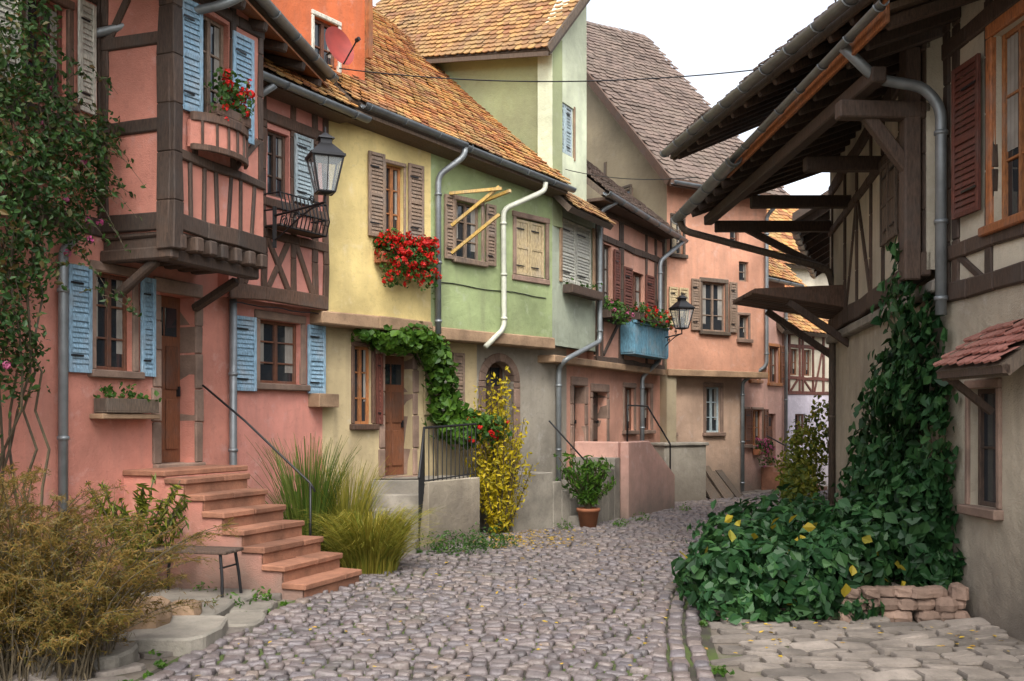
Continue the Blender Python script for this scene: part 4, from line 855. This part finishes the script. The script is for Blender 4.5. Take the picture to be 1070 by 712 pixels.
for i in range(60):  # loose shoots
    u,z=R(.2,2.0),R(3.2,5.8); d=Vector((R(.2,1),R(-.3,.6),R(-.8,.6))).normalized(); L=R(.25,.55); p=AL.pt(u,z,R(.25,.5)); pts=[p+d*L*t+Vector((0,0,-.25*t*t)) for t in (0,.33,.66,1)]; a.tube(pts,.005,2,4,.002)
    cc=[tuple(p+d*L*t+Vector((R(-.03,.03),R(-.03,.03),-.25*t*t))) for t in [R(.1,1.05) for _ in range(12)]]; addleaves(a,cc,[(d.x,d.y,.5)]*12,.06,0,ar=.55,jit=.9)
for i in range(16):
    u0=R(.1,.9); pts=[]; u=u0
    for k in range(15): u+=R(-.06,.1)*(1 if k<8 else 1.3); pts.append(AL.pt(u,.1+k*.38,R(.2,.5)))
    a.tube(pts,.018,2,5,.005)
mkobj('climbing_rose',a,[MT['rose'],MT['pinkf'],MT['stem']])
# feathery shrub lower left
a=Acc()
for i in range(350):
    base=Vector((-4.0,7.5,0)) if i%2 else Vector((-3.4,7.4,0))
    th=R(0,6.28); sp=R(.2,1.15); hh=R(.7,1.95) if i%2 else R(.5,1.5); p0=base+Vector((R(-.35,.35),R(-.3,.3),0)); d=Vector((math.cos(th),math.sin(th)*.8,0)); pts=[]
    for k in range(10):
        t=k/9; pts.append(p0+d*sp*t**1.3+Vector((0,0,hh*(1.35*t-.55*t**2.4)))+Vector((R(-.02,.02),R(-.02,.02),0)))
    a.tube(pts,.007,1,4,.002,False)
    for k in range(2,9):
        for j in range(4):
            q=pts[k].lerp(pts[k+1],R(0,1)); dd=(pts[k+1]-pts[k]).normalized()+Vector((R(-.9,.9),R(-.9,.9),R(-.7,.5))); dd.normalize(); L=R(.08,.22)*(1.1-.06*k)
            tip=q+dd*L-Vector((0,0,L*.25)); mid=q.lerp(tip,.5)+Vector((0,0,.02)); sd_=dd.cross(Vector((0,0,1))); 
            if sd_.length<.01: continue
            sd_.normalize(); strip(a,[q,mid,tip],.0015,.001,sd_,0)
            for t in range(9):
                r_=q.lerp(tip,(t+1)/10)+Vector((0,0,.012)); v=Vector((R(-1,1),R(-1,1),R(-1,.6))).normalized()*R(.022,.05); sx=v.cross(dd); strip(a,[r_,r_+v],.003,.0014,sx.normalized() if sx.length>1e-3 else sd_,0)
mkobj('feathery_shrub',a,[MT['feath'],MT['stem']])
grass('golden_ornamental_grass',(-1.78,12.4,0),1700,1.35,.72,'grassY',.009,.3,.48)
grass('green_reed_grass',(-2.6,12.75,0),420,2.0,.55,'grassG',.011,.2,.22)
grass('golden_ornamental_grass',(-2.15,12.9,0),600,1.8,.5,'grassY',.007,.2,.3)
def weeds(name,pts,n,h,mat):
    a=Acc()
    for (x,y,r) in pts:
        c1,n1=above(*blob((x,y,.04),(r,r,h),n,shell=.1),.02); addleaves(a,c1,n1,.045,ar=.5,jit=.7)
    mkobj(name,a,[MT[mat]])
weeds('low_weeds',[(-2.75,9.9,.22),(-3.0,9.6,.2),(-2.55,10.2,.12),(-1.9,12.2,.15),(-1.0,14.0,.25),(-.7,14.3,.3),(-.3,14.9,.3),(-3.3,10.6,.15),(-3.9,10.8,.2),(1.9,17.6,.2),(2.4,18.6,.2),(3.6,20.8,.2),(.9,17.2,.2)],130,.16,'vine')
tf=[]
for k in range(60):
    s=R(4,17); p,d=along(s); nrm=Vector((d.y,-d.x)); off=random.choice((-HW,-HW-.05,-HW-.2,-HW-.4,HW+.02)); q=p+nrm*(off+R(-.05,.05)); tf.append((q.x,q.y,R(.03,.09)))
weeds('moss_tufts',tf,22,.018,'vine')
a=Acc()
for p,r,n_ in (((-.85,14.1,.12),(.5,.35,.25),500),((-.35,14.7,.12),(.45,.35,.25),450)):
    c1,n1=above(*blob(p,r,n_,shell=.3),.02); addleaves(a,c1,n1,.055,ar=.45)
mkobj('low_green_shrub',a,[MT['oleander']])
a=Acc()
for i in range(40):
    th=R(0,6.28); d=Vector((math.cos(th),math.sin(th),0)); p0=Vector((-3.95,10.5,.1)); hk=R(.7,1.2); pts=[p0+d*.5*t**1.4+Vector((0,0,hk*t)) for t in (0,.3,.6,1)]; a.tube(pts,.006,1,4)
    for k in range(24): t=R(.25,1); q=p0+d*.5*t**1.4+Vector((0,0,hk*t)); addleaves(a,[tuple(q)],[(d.x,d.y,.5)],.15,0,ar=.18,jit=.8)
mkobj('oleander_bush',a,[MT['bush'],MT['stem']])
# yellow shrub: upright, airy
a=Acc(); yb=Vector((-.2,16.5,0))
for i in range(60):
    th=R(0,6.28); d=Vector((math.cos(th),math.sin(th),0)); sp=R(.03,.58); hh=R(1.35,2.8)-sp*.8; pts=[yb+d*(.05+sp*t**.8)+Vector((0,0,hh*t)) for t in (0,.25,.5,.75,1)]; a.tube(pts,.012,1,4,.004)
    cc=[];nn=[]
    for k in range(85):
        t=R(.06,1.03); q=yb+d*(.05+sp*min(t,1)**.8)+Vector((0,0,hh*t)); cc.append((q.x+R(-.08,.08),q.y+R(-.08,.08),q.z+R(-.05,.05))); nn.append((d.x,d.y,.3))
    addleaves(a,cc,nn,.075,ar=.45,jit=.8)
mkobj('yellow_shrub',a,[MT['yshr'],MT['stem']])
a=Acc()
for i,(u,z,o,r,rz,n_) in enumerate([(1.1,3.15,.25,.35,.2,320),(1.6,3.2,.3,.35,.22,340),(2.0,3.0,.3,.28,.3,320),(2.15,2.6,.3,.25,.4,320),(2.2,2.1,.35,.3,.35,300),(2.45,1.75,.45,.4,.3,350),(2.8,1.85,.45,.35,.25,260),(.7,3.2,.15,.25,.1,90)]):
    c1,n1=blob(C.pt(u,z,o),(r,r,rz),n_,sd=i); addleaves(a,c1,n1,.11,ar=.85,jit=.5,droop=.5)
a.tube([C.pt(2.1,0,.2),C.pt(2.15,1.2,.2),C.pt(2.1,2.4,.2),C.pt(1.6,3.15,.2),C.pt(.7,3.2,.15)],.025,1,6,.01)
mkobj('grape_vine',a,[MT['vine'],MT['stem']])
a=Acc(); cc=[];nn=[]
c1,n1=blob(C.pt(2.7,1.75,.75),(.42,.42,.28),420); addleaves(a,c1,n1,.07,ar=.9)
for i in range(26):
    q=c1[rng.integers(len(c1))]
    for j in range(14): v=rng.normal(0,1,3); v/=np.linalg.norm(v); cc.append(q+v*.035+np.array([0,-.04,.03])); nn.append(v)
addleaves(a,cc,nn,.04,1,ar=1,jit=.2); mkobj('red_geraniums',a,[MT['ger'],MT['red']])
g=bpy.data.objects.new('potted_oleander',None); SC.collection.objects.link(g)
pc=Vector((1.35,17.6,0)); a=Acc(); k=14; v=[];f=[]
prof=[(.0,.0),(.14,.0),(.19,.3),(.21,.3),(.21,.36),(.18,.36),(.17,.3),(0,.3)]
for r_,z in prof:
    for j in range(k): v.append(pc+Vector((r_*math.cos(2*math.pi*j/k),r_*math.sin(2*math.pi*j/k),z)))
for i in range(len(prof)-1):
    for j in range(k): f.append((i*k+j,i*k+(j+1)%k,(i+1)*k+(j+1)%k,(i+1)*k+j))
a.add(v,f); mkobj('pot',a,[MT['terra']],g,True)
a=Acc()
for i in range(30):
    th=R(0,6.28); d=Vector((math.cos(th),math.sin(th),0)); sp=R(.1,.6); hh=R(.5,1.0); pts=[pc+d*sp*t**1.3+Vector((0,0,.3+hh*t)) for t in (0,.3,.6,1)]; a.tube(pts,.008,1,4)
    cc=[tuple(pc+d*sp*t**1.3+Vector((R(-.07,.07),R(-.07,.07),.3+hh*t))) for t in [R(.2,1.05) for _ in range(34)]]; addleaves(a,cc,[(d.x,d.y,.4)]*34,.13,0,ar=.3,jit=.8)
mkobj('foliage',a,[MT['vine'],MT['stem']],g)
a=Acc()
for i,(x,y,z,r,rz,n_) in enumerate([(6.75,23.3,.6,.5,.7,500),(7.2,24.2,1.1,.6,.9,600),(6.3,21.9,.4,.4,.5,400),(7.35,23.4,1.7,.45,.7,500),(5.6,19.6,.5,.35,.6,350),(6.0,20.6,1.0,.3,.8,350)]):
    c1,n1=blob((x,y,z),(r,r,rz),n_,sd=i); addleaves(a,c1,n1,.11,0,ar=.7)
mkobj('garden_bush',a,[MT['bush']])
a=Acc(); cc=[]
for i in range(420): cc.append((R(-.2,1.1)+rng.normal(0,.15),R(14.6,17.2),.045))
for i in range(600): cc.append((-.1+rng.normal(0,.4),15.6+rng.normal(0,.5),.045))
for i in range(160): cc.append((R(-2.5,2.5),R(7,16),.045))
for i in range(60): cc.append((R(2,4.2),R(8,9.4),.045))
addleaves(a,cc,[(0,0,1)]*len(cc),.045,ar=.6,jit=.15,fold=.1); mkobj('fallen_leaves',a,[MT['leafl']])
# ------------------------------------------------------------------ LIGHT, SKY, CAMERA
w=bpy.data.worlds.new('World'); SC.world=w; w.use_nodes=True; n=w.node_tree.nodes; l=w.node_tree.links
sk=n.new('ShaderNodeTexSky'); sk.sky_type='NISHITA'; sk.sun_disc=False; sk.sun_elevation=math.radians(50); sk.sun_rotation=math.radians(176); sk.dust_density=4; sk.air_density=1.0; sk.ozone_density=1
hs=n.new('ShaderNodeHueSaturation'); hs.inputs['Saturation'].default_value=.3; hs.inputs['Value'].default_value=2.7; l.new(sk.outputs[0],hs.inputs['Color']); l.new(hs.outputs[0],n['Background'].inputs[0]); n['Background'].inputs[1].default_value=.15
sl=bpy.data.lights.new('sun','SUN'); sl.energy=1.5; sl.angle=math.radians(11); sl.color=(1,.93,.80); so=bpy.data.objects.new('sun',sl); SC.collection.objects.link(so)
so.rotation_euler=Vector((-.04,.62,-.75)).to_track_quat('-Z','Y').to_euler()
cam=bpy.data.cameras.new('camera'); cam.lens=36*1040/1070; cam.sensor_width=36; cam.shift_y=84/1070; cam.clip_end=1000; co=bpy.data.objects.new('camera',cam); co.location=(0,0,1.9); co.rotation_euler=(math.pi/2,0,0); SC.collection.objects.link(co); SC.camera=co
SC.view_settings.view_transform='Standard'; SC.view_settings.look='None'; SC.view_settings.exposure=0
